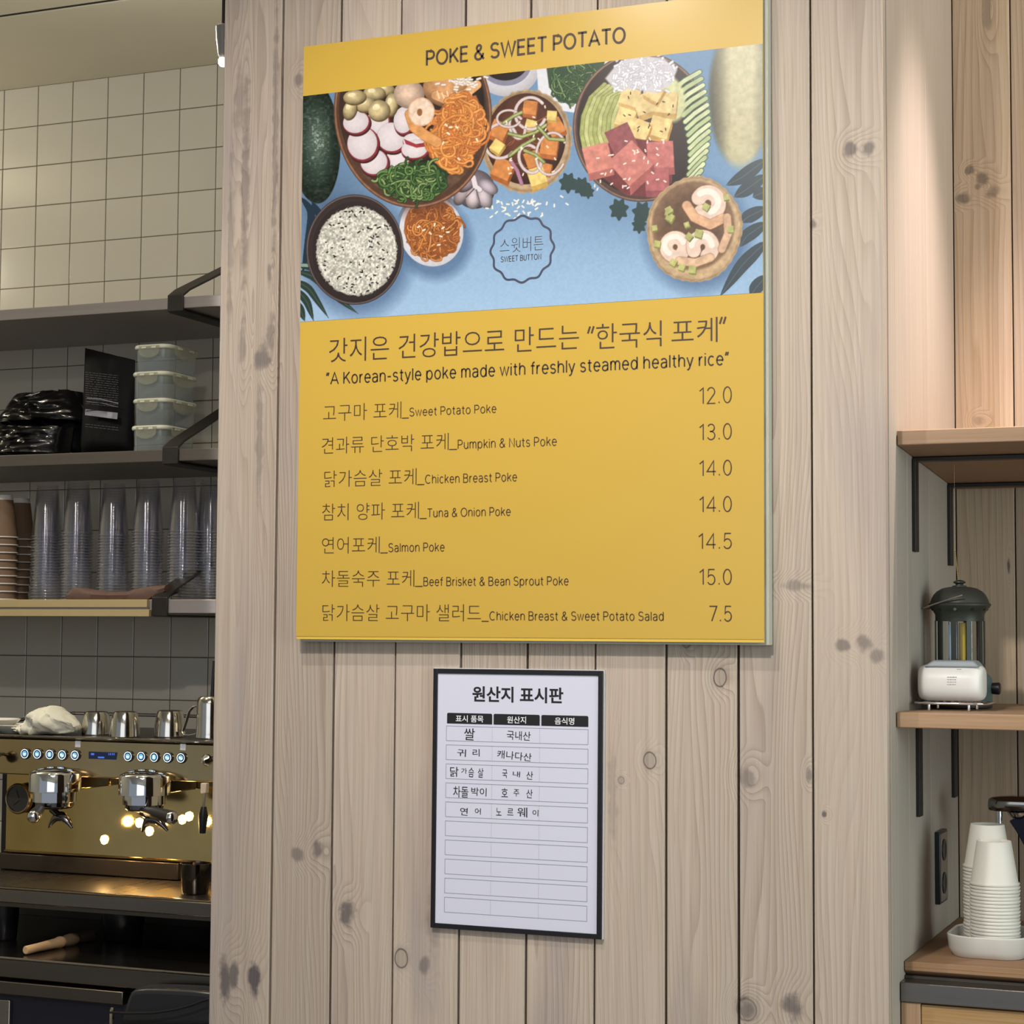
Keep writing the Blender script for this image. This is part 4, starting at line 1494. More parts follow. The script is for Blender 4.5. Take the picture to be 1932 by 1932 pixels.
# ---- clear cup stacks, rims down, on the lowest shelf
pet = film('clear_cup_plastic', 'fdfdfe', .014, .26, .09, .006, 'b4b8c4')
pet_rim = film('clear_cup_lip', 'f4f4f6', .12, .6, .08, .10, 'b4b8c6')
YC = 1.60
s_c = mpp(at(200, 1100, YC))
cup_b = MB()
R0, R1, HC = .0445, .0305, .152
cup_b.lathe([(R1 - .008, HC - .006), (R1 - .003, HC - .006), (R1 - .001, HC), (R1, HC - .001), (R1 + (R0 - R1) * .5, HC * .5), (R0 - .002, .012), (R0 - .0018, .003), (R0 + .0012, .0035), (R0 + .0016, .0015), (R0, 0), (R0 - .002, .001)], (0, 0, 0), 40, cap=(True, False))
zc3 = z3t + .001
names = ['leftmost', 'second', 'third', 'fourth', 'fifth', 'rightmost']
proto = None
for si, (pxc, yy, n_) in enumerate(((86, YC, 23), (144, YC - .005, 24), (212, YC, 23), (277, YC, 24), (345, YC, 24), (396, YC + .06, 24))):
    xc = X_(pxc, yy, 1120)
    for k in range(n_):
        top = k == n_ - 1
        if top:
            lb = {'leftmost': 'whole clear plastic cup topping the leftmost clear stack beside brown cups', 'rightmost': 'whole clear plastic cup topping the rightmost clear stack at the plank edge'}.get(names[si], 'whole clear plastic cup topping the %s clear stack from the left' % names[si])
        elif k == 0:
            lb = 'lowest clear plastic cup of the %s clear stack, standing on the shelf' % names[si]
        else:
            lb = 'clear plastic cup nested below the top of the %s clear stack' % names[si]
        loc = (xc + .0002 * math.sin(k * 2.1 + si), yy + .0002 * math.cos(k * 1.7), zc3 + k * .0083)
        if proto is None:
            proto = cup_b.build('plastic_cup', pet, loc=(0, 0, 0), smooth=50)
            proto.data.materials.append(pet_rim)
            for pg in proto.data.polygons:
                if max(proto.data.vertices[v_].co.z for v_ in pg.vertices) < .0042:
                    pg.material_index = 1
            o = proto
        else:
            o = proto.copy()
            SC.collection.objects.link(o)
        o.location = loc
        tag(o, lb, 'cup', 'clear cups in the %s stack' % names[si])

# ---- kraft cup stacks
kraft = mat('kraft_cup_paper', '6d5744', .7, noise=.06)
rim_w = mat('white_cup_rim', 'c9c6c2', .5)
HK = .125


def kraft_cup():
    t = thing('paper_cup', '', 'cup', (0, 0, 0))
    MB().lathe([(.026, HK - .006), (.029, HK - .014), (.0435, .004), (.042, .004)], (0, 0, 0), 36, cap=(False, False)).build('cup_wall', kraft, t)
    MB().lathe([(.042, .001), (.0455, .0005), (.0462, .002), (.0452, .004), (.043, .004)], (0, 0, 0), 36, cap=(False, False)).build('cup_rim', rim_w, t)
    MB().lathe([(.029, HK - .0142), (.0268, HK), (.0255, HK), (.0255, HK - .008), (0, HK - .008)], (0, 0, 0), 36, cap=(False, False)).build('cup_base', rim_w, t)
    return t


kc = kraft_cup()
first = True
for (pxc, yy, n_, lean, nm) in ((2, YC - .03, 9, 0, 'front brown stack at the photo edge'), (26, YC + .1, 9, .0022, 'rear brown stack beside clear cups')):
    xc = X_(pxc, yy, 1120)
    for k in range(n_):
        lb = ('topmost kraft paper cup of the ' if k == n_ - 1 else 'kraft paper cup nested under the top of the ') + nm
        loc = (xc + lean * k, yy, zc3 + k * .0226)
        if first:
            kc.location = loc
            o = kc
            first = False
        else:
            o = dup(kc, loc)
        tag(o, lb, 'cup', 'brown cups, ' + nm)

# folded brown paper bag in front of the cups
paper_brown = mat('brown_paper', '59433a', .65, noise=.12, bump=.0015, nscale=(60, 60, 60))
b = MB()
n = 26
top = [(128, 1119), (134, 1110), (145, 1107), (170, 1112), (205, 1116), (240, 1115), (262, 1109), (285, 1105), (303, 1104), (312, 1103)]
rings = []
for i in range(n + 1):
    px = 128 + (312 - 128) * i / n
    for (a, c) in zip(top[:-1], top[1:]):
        if a[0] <= px <= c[0]:
            py = a[1] + (c[1] - a[1]) * (px - a[0]) / (c[0] - a[0])
    x = X_(px, YSF + .02)
    zt_b = at(px, py, YSF + .02).z
    zb_b = zc3 + max(0, (px - 282) / 30) * .022
    k = .004 * math.sin(i * 1.3)
    rings.append([(x, YSF + .012 + k, zb_b), (x, YSF + .008 + k, (zb_b + zt_b) / 2), (x, YSF + .016 + k, zt_b - .002), (x, YSF + .032, zt_b), (x, YSF + .085, zt_b - .004), (x, YSF + .092, zb_b)])
loft(b, rings)
tag(b.build('paper_bag', paper_brown, smooth=50, loc=at(220, 1131, YSF + .05)), 'folded brown paper bag lying at the front of the lowest kitchen shelf', 'bag')

# ------------------------------------------------------------------ espresso machine
YM = 1.12
YBS = 1.27
m_panel = mat('machine_panel_steel', 'c4ab7e', .15, 1, noise=.16, nscale=(14, 14, 9))
m_splash = mat('machine_splash_steel', 'c9ac70', .10, 1, noise=.2, nscale=(12, 12, 10))
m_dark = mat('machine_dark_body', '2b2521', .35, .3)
m_tray = mat('drip_tray_steel', '8b8175', .22, 1, noise=.12, nscale=(3, 60, 60))
zt_m = at(200, 1394, YM).z
xl_m, xr_m = X_(-70, YM, 1400), X_(480, YM, 1400)
mach = thing('espresso_machine', 'wide steel espresso machine with two group heads on the kitchen counter', 'espresso machine', ((xl_m + xr_m) / 2, 1.3, at(200, 1790, 1.2).z))
zp0, zp1 = at(200, 1468, YM).z, at(200, 1399, YM).z
MB().hexa([(xl_m, YM, zp0), (xr_m, YM, zp0), (xr_m, 1.62, zp0), (xl_m, 1.62, zp0), (xl_m, YM + .012, zp1), (xr_m, YM + .012, zp1), (xr_m, 1.62, zp1), (xl_m, 1.62, zp1)]).build('head_housing', m_panel, mach, bevel=.003)
b = MB().box((xl_m, YM + .004, zp1 + .0005), (xr_m, 1.63, zt_m + .002))
b.build('cup_warmer_top', mat('cup_warmer_steel', '4c4844', .3, .9), mach, bevel=.004)
MB().tube([(xl_m, YM + .004, zt_m), (xr_m, YM + .004, zt_m)], .0035, 8).build('front_edge_rail', mirror, mach)
zr = at(200, 1347, 1.58).z
b = MB().tube([(xl_m + .02, YM + .06, zr - .016), (xl_m + .02, 1.58, zr), (xr_m - .02, 1.58, zr), (xr_m - .02, YM + .06, zr)], .005, 8)
b.build('cup_rail', steel, mach)
b = MB()
for px in (60, 180, 340, 440):
    b = MB().tube([(X_(px, 1.58), 1.58, zt_m), (X_(px, 1.58), 1.58, zr)], .004, 8)
    b.build('rail_post', steel, mach)
zs0 = at(200, 1616, YBS).z
MB().box((xl_m + .03, YBS, zs0), (xr_m - .03, YBS + .02, zp0 - .0005)).build('splash_back', m_splash, mach, bevel=.001)
MB().tube([(xl_m + .03, YBS - .002, zs0), (xr_m - .03, YBS - .002, zs0)], .003, 8).build('splash_edge', m_panel, mach)
MB().box((xl_m, YBS + .021, at(200, 1740, 1.1).z), (xr_m, 1.62, zp0 - .001)).build('rear_housing', m_dark, mach)
YT_ = .98
zt0, zt1 = at(200, 1717, YT_).z, at(200, 1687, YT_).z
MB().box((xl_m - .01, YT_, zt0), (xr_m + .01, YBS + .02, zt1 - .004)).build('drip_tray', m_tray, mach, bevel=.003)
b = MB()
n_sl = 26
MB().box((xl_m + .005, YT_ + .012, zt1 - .0035), (xr_m - .005, YBS + .018, zt1)).build('tray_grid', mat('tray_grid_steel', '77706a', .28, .9, noise=.1, nscale=(80, 3, 3)), mach, bevel=.001)
MB().tube([(xl_m - .01, YT_ + .002, zt1 - .001), (xr_m + .01, YT_ + .002, zt1 - .001)], .003, 8).build('tray_lip', mirror, mach)
MB().box((xl_m + .01, YBS - .006, zt1 + .003), (X_(338, YBS, 1640), YBS + .02, zs0 - .006)).build('lower_panel', mat('lower_panel_brown', '4a4036', .3, .6), mach, bevel=.003)
MB().box((xl_m, YT_ + .03, zt0 - .014), (xr_m, 1.6, zt0 - .0005)).build('under_tray', mat('under_tray_steel', '6b6258', .3, .9), mach)
zcn = at(200, 1821, .90).z       # counter top height
for (px, yy, r_px) in ((8, 1.12, 27), (232, 1.25, 42), (430, 1.12, 27)):
    c = (X_(px, yy, 1760), yy, zcn)
    rr = r_px * mpp(c)
    MB().lathe([(rr * .8, 0.0005), (rr * .86, .004), (rr, (zt0 - zcn) * .6), (rr, zt0 - .0145 - zcn)], c, 24).build('machine_foot', black_plastic, mach)
MB().box((xl_m - .7, 1.5, zcn + .0005), (xr_m - .02, 1.52, zt0 - .0145)).build('under_shade_panel', m_dark, mach)  # dark panel added behind the feet, standing in for shade under the machine
# buttons
ring_m = mat('button_dark_ring', '1d2026', .3)
glow_b = mat('button_blue_glow', '5fa8d8', .3, emit=.55, ecol='7fc0ee')
icon_m = mat('button_white_icon', 'dfeefa', .3, emit=.9, ecol='dff0ff')
bt = 0


def face_y(z):
    return YM + .012 * (z - zp0) / (zp1 - zp0)


def disc_y(c, r, d, n=26):
    return MB().lathe([(r, 0), (r, d * .6), (r * .86, d)], c, n, axis=(0, -1, 0))


for i, (px, py) in enumerate(((46, 1422), (69.5, 1422.5), (93, 1423.5), (116.5, 1424.5), (140.5, 1425), (240.5, 1427), (265.5, 1427.5), (290, 1428.5), (315, 1429.5), (340.5, 1430))):
    p = at(px, py, YM)
    p.y = face_y(p.z)
    s = mpp(p)
    o = disc_y(p, 10.5 * s, .006).build('button', ring_m, mach)
    t_m = [((p.x + 8 * s * math.cos(a), p.z + 8 * s * math.sin(a))) for a in np.linspace(0, 2 * math.pi, 25)]
    t_m[-1] = t_m[0]
    MB().ribbon(t_m, 1.3 * s, (0, p.y - .0064, 0)).build('button_ring', icon_m, o, smooth=0)
    pl = [(p.x + 5.2 * s * math.cos(a), p.y - .0066, p.z + 5.2 * s * math.sin(a)) for a in np.linspace(0, 2 * math.pi, 20)[:-1]]
    MB().add(pl, [tuple(range(len(pl)))]).build('button_light', glow_b, o, smooth=0)
    b = MB()
    k = i % 5
    if k in (0, 1):
        b.add([(p.x + u * s, p.y - .0069, p.z + v * s) for u, v in ((-3, 1), (-2, -3), (2, -3), (3, 1))], [(0, 1, 2, 3)])
    elif k == 2:
        b.add([(p.x + u * s, p.y - .0069, p.z + v * s) for u, v in ((-2, 3), (-2, -3), (2, -3), (2, 3))], [(0, 1, 2, 3)])
    else:
        b.add([(p.x + u * s, p.y - .0069, p.z + v * s) for u, v in ((-4, 2), (-3.4, -1.5), (0, -1.5), (.2, 2))], [(0, 1, 2, 3)])
        b.add([(p.x + u * s, p.y - .0069, p.z + v * s) for u, v in ((-.5, .2), (0, -3.4), (3.4, -3.4), (4, .2))], [(0, 1, 2, 3)])
    b.build('button_icon', icon_m, o, smooth=0)
p0, p1 = at(165.5, 1418, YM), at(216.5, 1433.5, YM)
yd = face_y((p0.z + p1.z) / 2) - .003
MB().box((p0.x, yd, p1.z), (p1.x, yd + .006, p0.z)).build('display_screen', mat('display_glass', '141826', .12, emit=.25, ecol='1c2c5a'), mach)
b = MB()
s = mpp(p0)
for (u0, v0, u1, v1) in ((170, 1421, 176, 1425), (183, 1427.5, 195, 1431), (203, 1421, 204.5, 1425), (206, 1421, 208, 1425), (210, 1421, 211.5, 1425), (213, 1421, 214.5, 1425)):
    a, c = at(u0, v0, YM), at(u1, v1, YM)
    b.add([(a.x, yd - .0004, c.z), (c.x, yd - .0004, c.z), (c.x, yd - .0004, a.z), (a.x, yd - .0004, a.z)], [(0, 1, 2, 3)])
b.build('display_readout', mat('display_blue', '3f64c8', .4, emit=.5, ecol='4c74e0'), mach, smooth=0)
for (px, py) in ((142.5, 1404.5), (341, 1410)):
    a = at(px, py, YM)
    s = mpp(a)
    MB().box((a.x - 6 * s, face_y(a.z) - .001, a.z - 6 * s), (a.x + 6 * s, face_y(a.z) + .002, a.z + 6 * s)).build('white_sticker', mat('sticker_white', 'cfd0d8', .5), mach)
a = at(4, 1423, YM)
MB().lathe([(.004, 0), (.004, .02), (.009, .022), (.0145, .032), (.015, .04), (.011, .05), (0, .054)], (a.x, face_y(a.z), a.z), 24, axis=(0, -1, 0)).build('steam_knob', black_plastic, mach)
# groups
led_m = mat('machine_lamp_glow', 'ffd58a', .3, emit=30, ecol='ffcc78')
handle_m = mat('portafilter_handle_black', '1c1a18', .4)
dark_chrome = mat('dark_chrome', '6f6c6c', .10, 1)


def group(pxc, ytop, ycap, yfl, ybk, hx, hy, sp, mirr):
    YG = 1.075
    c = at(pxc, 1480, YG)
    s = mpp(c)
    z = lambda y: at(pxc, y, YG).z
    R = 48.5 * s
    prof = [(0, z(ytop)), (R * .35, z(ytop + .7)), (R * .72, z(ytop + 5)), (R * .95, z(ytop + 10)), (R, z(ytop + 14)), (R, z(ycap)), (R * .9, z(ycap + .8))]
    cap = MB().lathe(prof, (c.x, c.y, 0), 40, cap=(False, True)).build('group_cap', chrome, mach)
    MB().lathe([(R * .84, z(ycap + .9)), (R * .84, z(yfl)), (R * .78, z(yfl + 1))], (c.x, c.y, 0), 40).build('group_flange', chrome, mach)
    MB().box((c.x - R * .5, c.y + .02, z(ycap)), (c.x + R * .5, YBS, z(ytop + 16))).build('group_neck', dark_chrome, mach, bevel=.004)
    pf = MB().lathe([(R * .74, z(yfl + 1.2)), (R * .74, z(yfl + 8)), (R * .66, z(yfl + 12)), (R * .42, z(ybk)), (0, z(ybk + 1))], (c.x, c.y, 0), 36).build('portafilter', dark_chrome, mach)
    a = Vector((c.x + (-.2 if not mirr else .2) * R, c.y - R * .55, z(yfl + 8)))
    e = at(hx, hy, .925)
    d = (e - a)
    pts = [a + d * t for t in (0, .18, .22, .5, .8, .97)]
    MB().tube(pts, [.007, .007, .012, .0145, .0165, .0165], 18).build('portafilter_handle', handle_m, pf)
    MB().lathe([(.0155, 0), (.0155, .004), (.012, .009), (.006, .012), (0, .0125)], a + d * .97, 22, axis=d).build('handle_end_cap', chrome, pf)
    l, m_, r = sp
    y3 = c.y - .012
    A, B_, C = at(*l, y3), at(*m_, y3), at(*r, y3)
    pts, rs = [], []
    for i in range(15):
        t = i / 14
        p = A * (1 - t) ** 2 + (B_ * 2 - (A + C) / 2) * 2 * t * (1 - t) + C * t ** 2
        pts.append(p)
        rs.append(.0035 + .0105 * math.sin(math.pi * t))
    MB().tube(pts, rs, 12, flat=.75).build('double_spout', dark_chrome, pf)
    MB().tube([(c.x, c.y - .012, z(ybk)), B_], .009, 12).build('spout_stem', dark_chrome, pf)


group(104, 1446, 1492, 1512, 1526, 63, 1541, ((92, 1562), (113, 1540), (136, 1562)), False)
group(273, 1451, 1499, 1517, 1531, 326, 1543, ((268, 1569), (287, 1544), (316, 1567)), True)
# pressure gauge
p = at(33, 1507, 1.245)
s = mpp(p)
gauge = MB().lathe([(28 * s, 0), (29 * s, .014), (27 * s, .018), (24.5 * s, .017), (24 * s, .013)], (p.x, p.y + .016, p.z), 36, axis=(0, -1, 0)).build('pressure_gauge', mat('gauge_bezel_brass', '9a8a72', .2, 1), mach)
pl = [(p.x + 24 * s * math.cos(a), p.y + .0025, p.z + 24 * s * math.sin(a)) for a in np.linspace(0, 2 * math.pi, 30)[:-1]]
MB().add(pl, [tuple(range(len(pl)))]).build('gauge_dial', mat('gauge_dial_dark', '3b3835', .3), gauge, smooth=0)
b = MB()
for (q0, q1) in (((35, 1506), (30, 1490)), ((36, 1510), (25, 1519))):
    u, v = at(*q0, p.y), at(*q1, p.y)
    b = MB().ribbon([(u.x, u.z), (v.x, v.z)], .0022, (0, p.y + .001, 0))
    b.build('gauge_needle', black_plastic, gauge, smooth=0)
# lamps under the head and steam wand
for (px, py) in ((196, 1584), (262, 1552), (281, 1568), (343, 1546), (356, 1540)):
    a = at(px, py, YBS - .003)
    lo = MB().lathe([(0, -.013), (.006, -.010), (.0095, 0), (.0075, .008), (0, .012)], a, 14, cap=(False, False)).build('work_lamp', led_m, mach)
for px in (200, 268, 350):
    a = at(px, 1556, YBS - .05)
    light('machine_work_light', 'POINT', a, .8, (1, .70, .30), .012)
wx = X_(387, 1.1, 1500)
za, zb_, zc_ = at(387, 1477, 1.1).z, at(387, 1493, 1.1).z, at(387, 1505, 1.1).z
wand = MB().box((wx - .008, 1.09, zb_ - .004), (wx + .008, 1.106, za)).build('wand_joint', mat('pale_wand_joint', 'c8b8a4', .35), mach, bevel=.002)
MB().tube([(wx, 1.098, zb_), (wx - .003, 1.098, at(387, 1528, 1.1).z)], .0035, 10).build('wand_stem', steel, wand)
MB().tube([(wx - .002, 1.098, at(387, 1522, 1.1).z), (wx - .003, 1.098, at(387, 1540, 1.1).z), (wx - .006, 1.1, at(387, 1572, 1.1).z)], [.007, .0125, .008], 14).build('wand_grip', black_plastic, wand)
b = MB()
a = at(398, 1430, YM - .02)
MB().lathe([(.006, 0), (.006, .02), (.013, .024), (.015, .034), (.009, .044), (0, .046)], (a.x, face_y(a.z), a.z), 20, axis=(-.4, -1, -.2)).build('tap_lever', chrome, mach)

# ---- things standing on the machine
zw = zt_m + .0025
stl_cup = mat('milk_cup_steel', 'cfcac2', .12, 1, noise=.05, nscale=(40, 40, 6))


def steel_cup(px0, px1, ytop, Y, label):
    c = at((px0 + px1) / 2, 1388, Y)
    c.z = zw
    s = mpp(c)
    rb = (px1 - px0) / 2 * s
    hh = at(px0, ytop, Y).z - zw
    t = MB().lathe([(rb * .93, .004), (rb, .001), (rb, .004), (rb * .93, hh * .5), (rb * .84, hh * .86), (rb * .76, hh * .97), (rb * .62, hh), (0, hh - .001)], c, 36, cap=(False, False)).build('milk_cup', stl_cup, loc=c)
    return tag(t, label, 'cup', 'steel cups on the espresso machine')


steel_cup(153, 210, 1341, 1.24, 'upturned steel milk cup beside the white cloth')
steel_cup(207, 264, 1341, 1.18, 'upturned steel milk cup left of the gap between cups')
steel_cup(290, 350, 1339, 1.24, 'upturned steel milk cup next to the steel pitcher handle')
c = at(396, 1392, 1.22)
c.z = zw
s = mpp(c)
pit = thing('milk_pitcher', 'tall upturned steel milk pitcher beside the plank wall edge', 'pitcher', c)
hh = at(396, 1314, 1.22).z - zw
rb = 26 * s
MB().lathe([(rb * 1.04, .001), (rb * 1.05, .004), (rb, hh * .1), (rb * .97, hh * .5), (rb * .98, hh * .84), (rb * .9, hh * .95), (rb * .74, hh), (0, hh - .001)], c, 36, cap=(False, False)).build('pitcher_body', stl_cup, pit)
hp = [at(*q_, 1.22) for q_ in ((374, 1331), (364, 1334), (357, 1342), (351, 1362), (345, 1380), (348, 1386), (358, 1387), (371, 1384))]
MB().bar(hp, .012, .003, (0, 1, 0)).build('pitcher_handle', stl_cup, pit, bevel=.001)
MB().tube([at(401.5, 1322, 1.40), at(403, 1247, 1.40)], [.004, .0025], 8)
tag(MB().tube([(X_(401, 1.45), 1.45, zw), at(404, 1247, 1.45)], [.008, .004], 10).build('stirring_stick', black_plastic, loc=(X_(401, 1.45), 1.45, zw)), 'slim black stick standing upright behind the steel pitcher', 'stick')
# saucers and the cloth
por = mat('white_porcelain', 'd9d7cf', .15, coat=.3)
for k, (px, yy, dz, lb) in enumerate(((26, 1.22, 0, 'lower white saucer on the machine top beneath the cloth'), (-8, 1.2, .014, 'upper white saucer at the photo edge on the machine top'))):
    c = (X_(px, yy, 1385), yy, zw + dz)
    rr = 46 * mpp(c)
    o = MB().lathe([(rr * .5, 0), (rr * .55, .003), (rr * .8, .010), (rr, .021), (rr * .99, .0225), (rr * .78, .0125), (rr * .5, .006), (0, .005)], c, 40).build('saucer', por, loc=c)
    tag(o, lb, 'saucer', 'white saucers on the machine')
cloth_m = mat('white_towel', 'd6d4c4', .9, bump=.0006, nscale=(420, 420, 420), noise=.02)
b = MB()
NU, NV = 60, 40
yyc = 1.18
out_t = [(30, 1372), (45, 1367), (62, 1360), (72, 1345), (82, 1335), (94, 1331), (104, 1333), (114, 1341), (126, 1350), (138, 1361), (144, 1370), (143, 1377)]
out_b = [(30, 1374), (48, 1380), (58, 1388), (66, 1391), (76, 1391), (84, 1389), (92, 1384), (104, 1387), (116, 1386), (128, 1385), (138, 1382), (143, 1378)]


def smp(c_, px):
    for (a, d) in zip(c_[:-1], c_[1:]):
        if px <= d[0]:
            return a[1] + (d[1] - a[1]) * max(0, px - a[0]) / (d[0] - a[0])
    return c_[-1][1]


vs, fs = [], []
for i in range(NU + 1):
    px = 30 + 113 * i / NU
    zt2, zb2_ = at(px, smp(out_t, px), yyc).z, at(px, smp(out_b, px), yyc).z
    x = X_(px, yyc, 1365)
    for j in range(NV):
        a = 2 * math.pi * j / NV
        ca_, sa_ = math.cos(a), math.sin(a)
        zz = (zt2 + zb2_) / 2 + sa_ * (zt2 - zb2_) / 2
        dep = .02 + .055 * math.sin(math.pi * min(1, i / NU * 1.05)) ** .6
        w_ = mnoise.noise(Vector((px * .05, zz * 30, ca_ * 1.2))) * .02 + abs(mnoise.noise(Vector((px * .09 + zz * 40, zz * 50 - px * .05, ca_ * 2 + 3)))) * .022
        fold = .005 * math.sin(px * .16 + zz * 130)
        vs.append((x + w_ * .3, yyc + ca_ * dep + (w_ + fold) * (1 if ca_ < 0 else .3), max(zw + .0005, zz)))
for i in range(NU):
    for j in range(NV):
        k = (j + 1) % NV
        fs.append((i * NV + j, (i + 1) * NV + j, (i + 1) * NV + k, i * NV + k))
fs.append(tuple(range(NV)))
fs.append(tuple(NU * NV + j for j in range(NV))[::-1])
b.add(vs, fs)
tag(b.build('cleaning_cloth', cloth_m, smooth=80, loc=(X_(90, yyc, 1385), yyc, zw)), 'crumpled white cloth heaped on the espresso machine top', 'cloth')
# dark cup on the drip tray
c = at(368, 1678, 1.08)
c.z = zt1 + .0005
s = mpp(c)
hh = at(368, 1628, 1.08).z - c.z
tag(MB().lathe([(0, 0), (23 * s, 0), (25 * s, .004), (29 * s, hh), (28 * s, hh), (24 * s, .006), (0, .005)], c, 36).build('shot_cup', mat('dark_steel_cup', '5a5552', .15, 1), loc=c), 'dark steel cup standing on the drip tray by the plank edge', 'cup')

# ------------------------------------------------------------------ counter under the machine
YCF = .90
zcb = at(200, 1861, YCF).z
ct = thing('kitchen_counter', 'low dark steel counter under the espresso machine', 'counter', (-3.4, 1.4, 0))
ct_top = mat('counter_dark_steel', '55504a', .14, .9, noise=.08, nscale=(6, 6, 6))
ct_face = mat('counter_face_steel', '857c72', .24, 1, noise=.1, nscale=(3, 50, 120))
MB().box((-6.2, YCF, zcn - .006), (-1.9, YK - .012, zcn)).build('counter_top', ct_top, ct, bevel=.002)
MB().box((-6.2, YCF + .001, zcb), (-1.9, YCF + .03, zcn - .0062)).build('counter_edge', ct_face, ct, bevel=.002)
MB().tube([(-6.2, YCF - .0005, zcn - .003), (-1.9, YCF - .0005, zcn - .003)], .0028, 8).build('edge_trim', mat('edge_trim_bright', 'b5ada4', .3, 1), ct)
MB().box((-6.2, YCF + .05, .08), (-1.9, YK - .02, zcb)).build('carcass', mat('carcass_dark', '141312', .6), ct)
fr_ = thing('undercounter_fridge', 'dark navy fronted fridge drawer with steel top band below the counter', 'fridge', (-3.3, .9, 0))
zf1, zf0 = at(120, 1862, YCF - .01).z, at(120, 1886, YCF - .01).z
MB().box((-6.0, YCF - .01, zf0), (X_(236, YCF, 1880), YCF + .045, zf1)).build('top_band', ct_face, fr_, bevel=.002)
MB().box((-6.0, YCF + .005, .02), (-2.0, YCF + .045, zf0 - .0005)).build('door_panel', mat('navy_panel', '1c1c28', .35), fr_, bevel=.002)
x0h = X_(-2, YCF, 1900)
MB().box((x0h, YCF - .006, .1), (X_(21, YCF, 1900), YCF + .0045, at(10, 1886, YCF).z)).build('door_handle', steel, fr_, bevel=.002)
c = at(300, 1900, YCF - .06)
bk = thing('plastic_tub', 'black plastic tub with rounded top under the counter front', 'tub', (c.x, YCF - .06, at(300, 1960, YCF).z))
pr = [(226, 1935), (232, 1908), (238, 1888), (244, 1873), (252, 1867), (275, 1865), (320, 1866), (360, 1868), (396, 1872), (410, 1880), (412, 1935)]
MB().prism([at(*q_, YCF - .09) for q_ in pr], (0, .075, 0)).build('tub_body', mat('tub_black', '26272b', .3), bk, bevel=.012, seg=4)
kb_ = [at(*q_, YCF - .12) for q_ in ((208, 1910), (240, 1912), (290, 1911), (330, 1905), (360, 1897), (383, 1888), (400, 1884))]
tag(MB().tube(kb_, .0028, 8).build('power_cable', black_plastic, loc=kb_[0]), 'thin black cable looping in front of the black plastic tub', 'cable')
p0, p1 = at(212, 1902, YCF - .04), at(210, 1945, YCF - .04)
tag(MB().tube([p0, p0 + Vector((.002, -.004, -.006)), p1], [.004, .006, .0055], 10).build('steel_rod', mirror, loc=p1), 'short shiny steel rod upright beside the black tub', 'rod')
# group brush with a wooden handle
br_w = mat('brush_beech', 'c9a47c', .55, noise=.06, nscale=(60, 60, 200))
A = atz(48, 1793, zcn + .012)
B = atz(116, 1777, zcn + .014)
d = (B - A)
brush = thing('cleaning_brush', 'small brush with pale wooden handle lying on the counter under the machine', 'brush', (A.x, A.y, zcn))
MB().tube([A + d * t for t in (0, .02, .3, .85, .93, 1.0, 1.02)], [.0085, .0105, .0105, .0125, .015, .014, .009], 18).build('brush_handle', br_w, brush)
MB().tube([A + d * t for t in (1.02, 1.04, 1.15, 1.3, 1.4, 1.42)], [.009, .0125, .015, .0165, .014, .008], 18).build('brush_head', mat('brush_head_brown', '7a6450', .6), brush)
MB().tube([A + d * t for t in (1.42, 1.5, 1.85)], [.008, .012, .016], 14).build('bristles', mat('brush_bristles', '3d332c', .9, bump=.002, nscale=(400, 400, 400)), brush)

# spotlight in the kitchen, peeping past the planks
YL = .55
c = at(420.5, 117, YL)
s = mpp(c)
sp = thing('ceiling_spot', 'small glowing ceiling spotlight beside the top of the plank wall', 'lamp', (c.x, c.y, CEIL))
MB().lathe([(.006, 0), (.011, .012), (.016, .05), (.017, .075), (.010, .080)], (c.x, c.y, c.z + .004), 20).build('lamp_housing', mat('lamp_housing_grey', '8e8c8a', .4), sp)
MB().tube([(c.x, c.y, c.z + .08), (c.x, c.y, CEIL)], .004, 8).build('lamp_stem', black_metal, sp)
MB().lathe([(0, -.011), (.006, -.009), (.010, -.003), (.0105, .003), (.008, .008), (0, .009)], c, 18, cap=(False, False)).build('lamp_bulb', mat('lamp_bulb_glow', 'fff6e4', .3, emit=30, ecol='fff2dc'), sp)

# ------------------------------------------------------------------ alcove shelves
XS = X0 + .0012
XE = 1.2


def slab(fl_top, fl_bot, back_bot, back_y, label):
    f1, f0 = atx(*fl_top, X0), atx(*fl_bot, X0)
    yf = (f1.y + f0.y) / 2
    b0 = at(back_bot[0], back_bot[1], back_y).z
    th = f1.z - f0.z
    g = lambda p: (p[1] * 1.0, .7, p[0])
    pts = [(XS, yf, f0.z), (XE, yf, f0.z), (XE, back_y, b0), (XS, back_y, b0), (XS, yf, f1.z), (XE, yf, f1.z), (XE, back_y, b0 + th), (XS, back_y, b0 + th)]
    t = thing('wall_shelf', label, 'shelf', (XS, back_y, b0), 'timber shelves in the alcove')
    MB().hexa(pts, [(q_[1] + q_[2] * .5, 2.3 + len(label) * .1, q_[0]) for q_ in pts]).build('shelf_board', wood_shelf, t, bevel=.0018)

    def zbot(y):
        return f0.z + (b0 - f0.z) * (y - yf) / (back_y - yf)
    return t, yf, f1.z, zbot


tsh, yfu, ztu, zbu = slab((1691, 812), (1691, 840), (1812, 923), YA - .003, 'upper bare timber shelf in the alcove with black brackets below')
lsh, yfl, ztl, zbl = slab((1690, 1343.5), (1690, 1373), (1812, 1351), YA - .003, 'lower timber shelf in the alcove carrying the lantern')
ZL = None


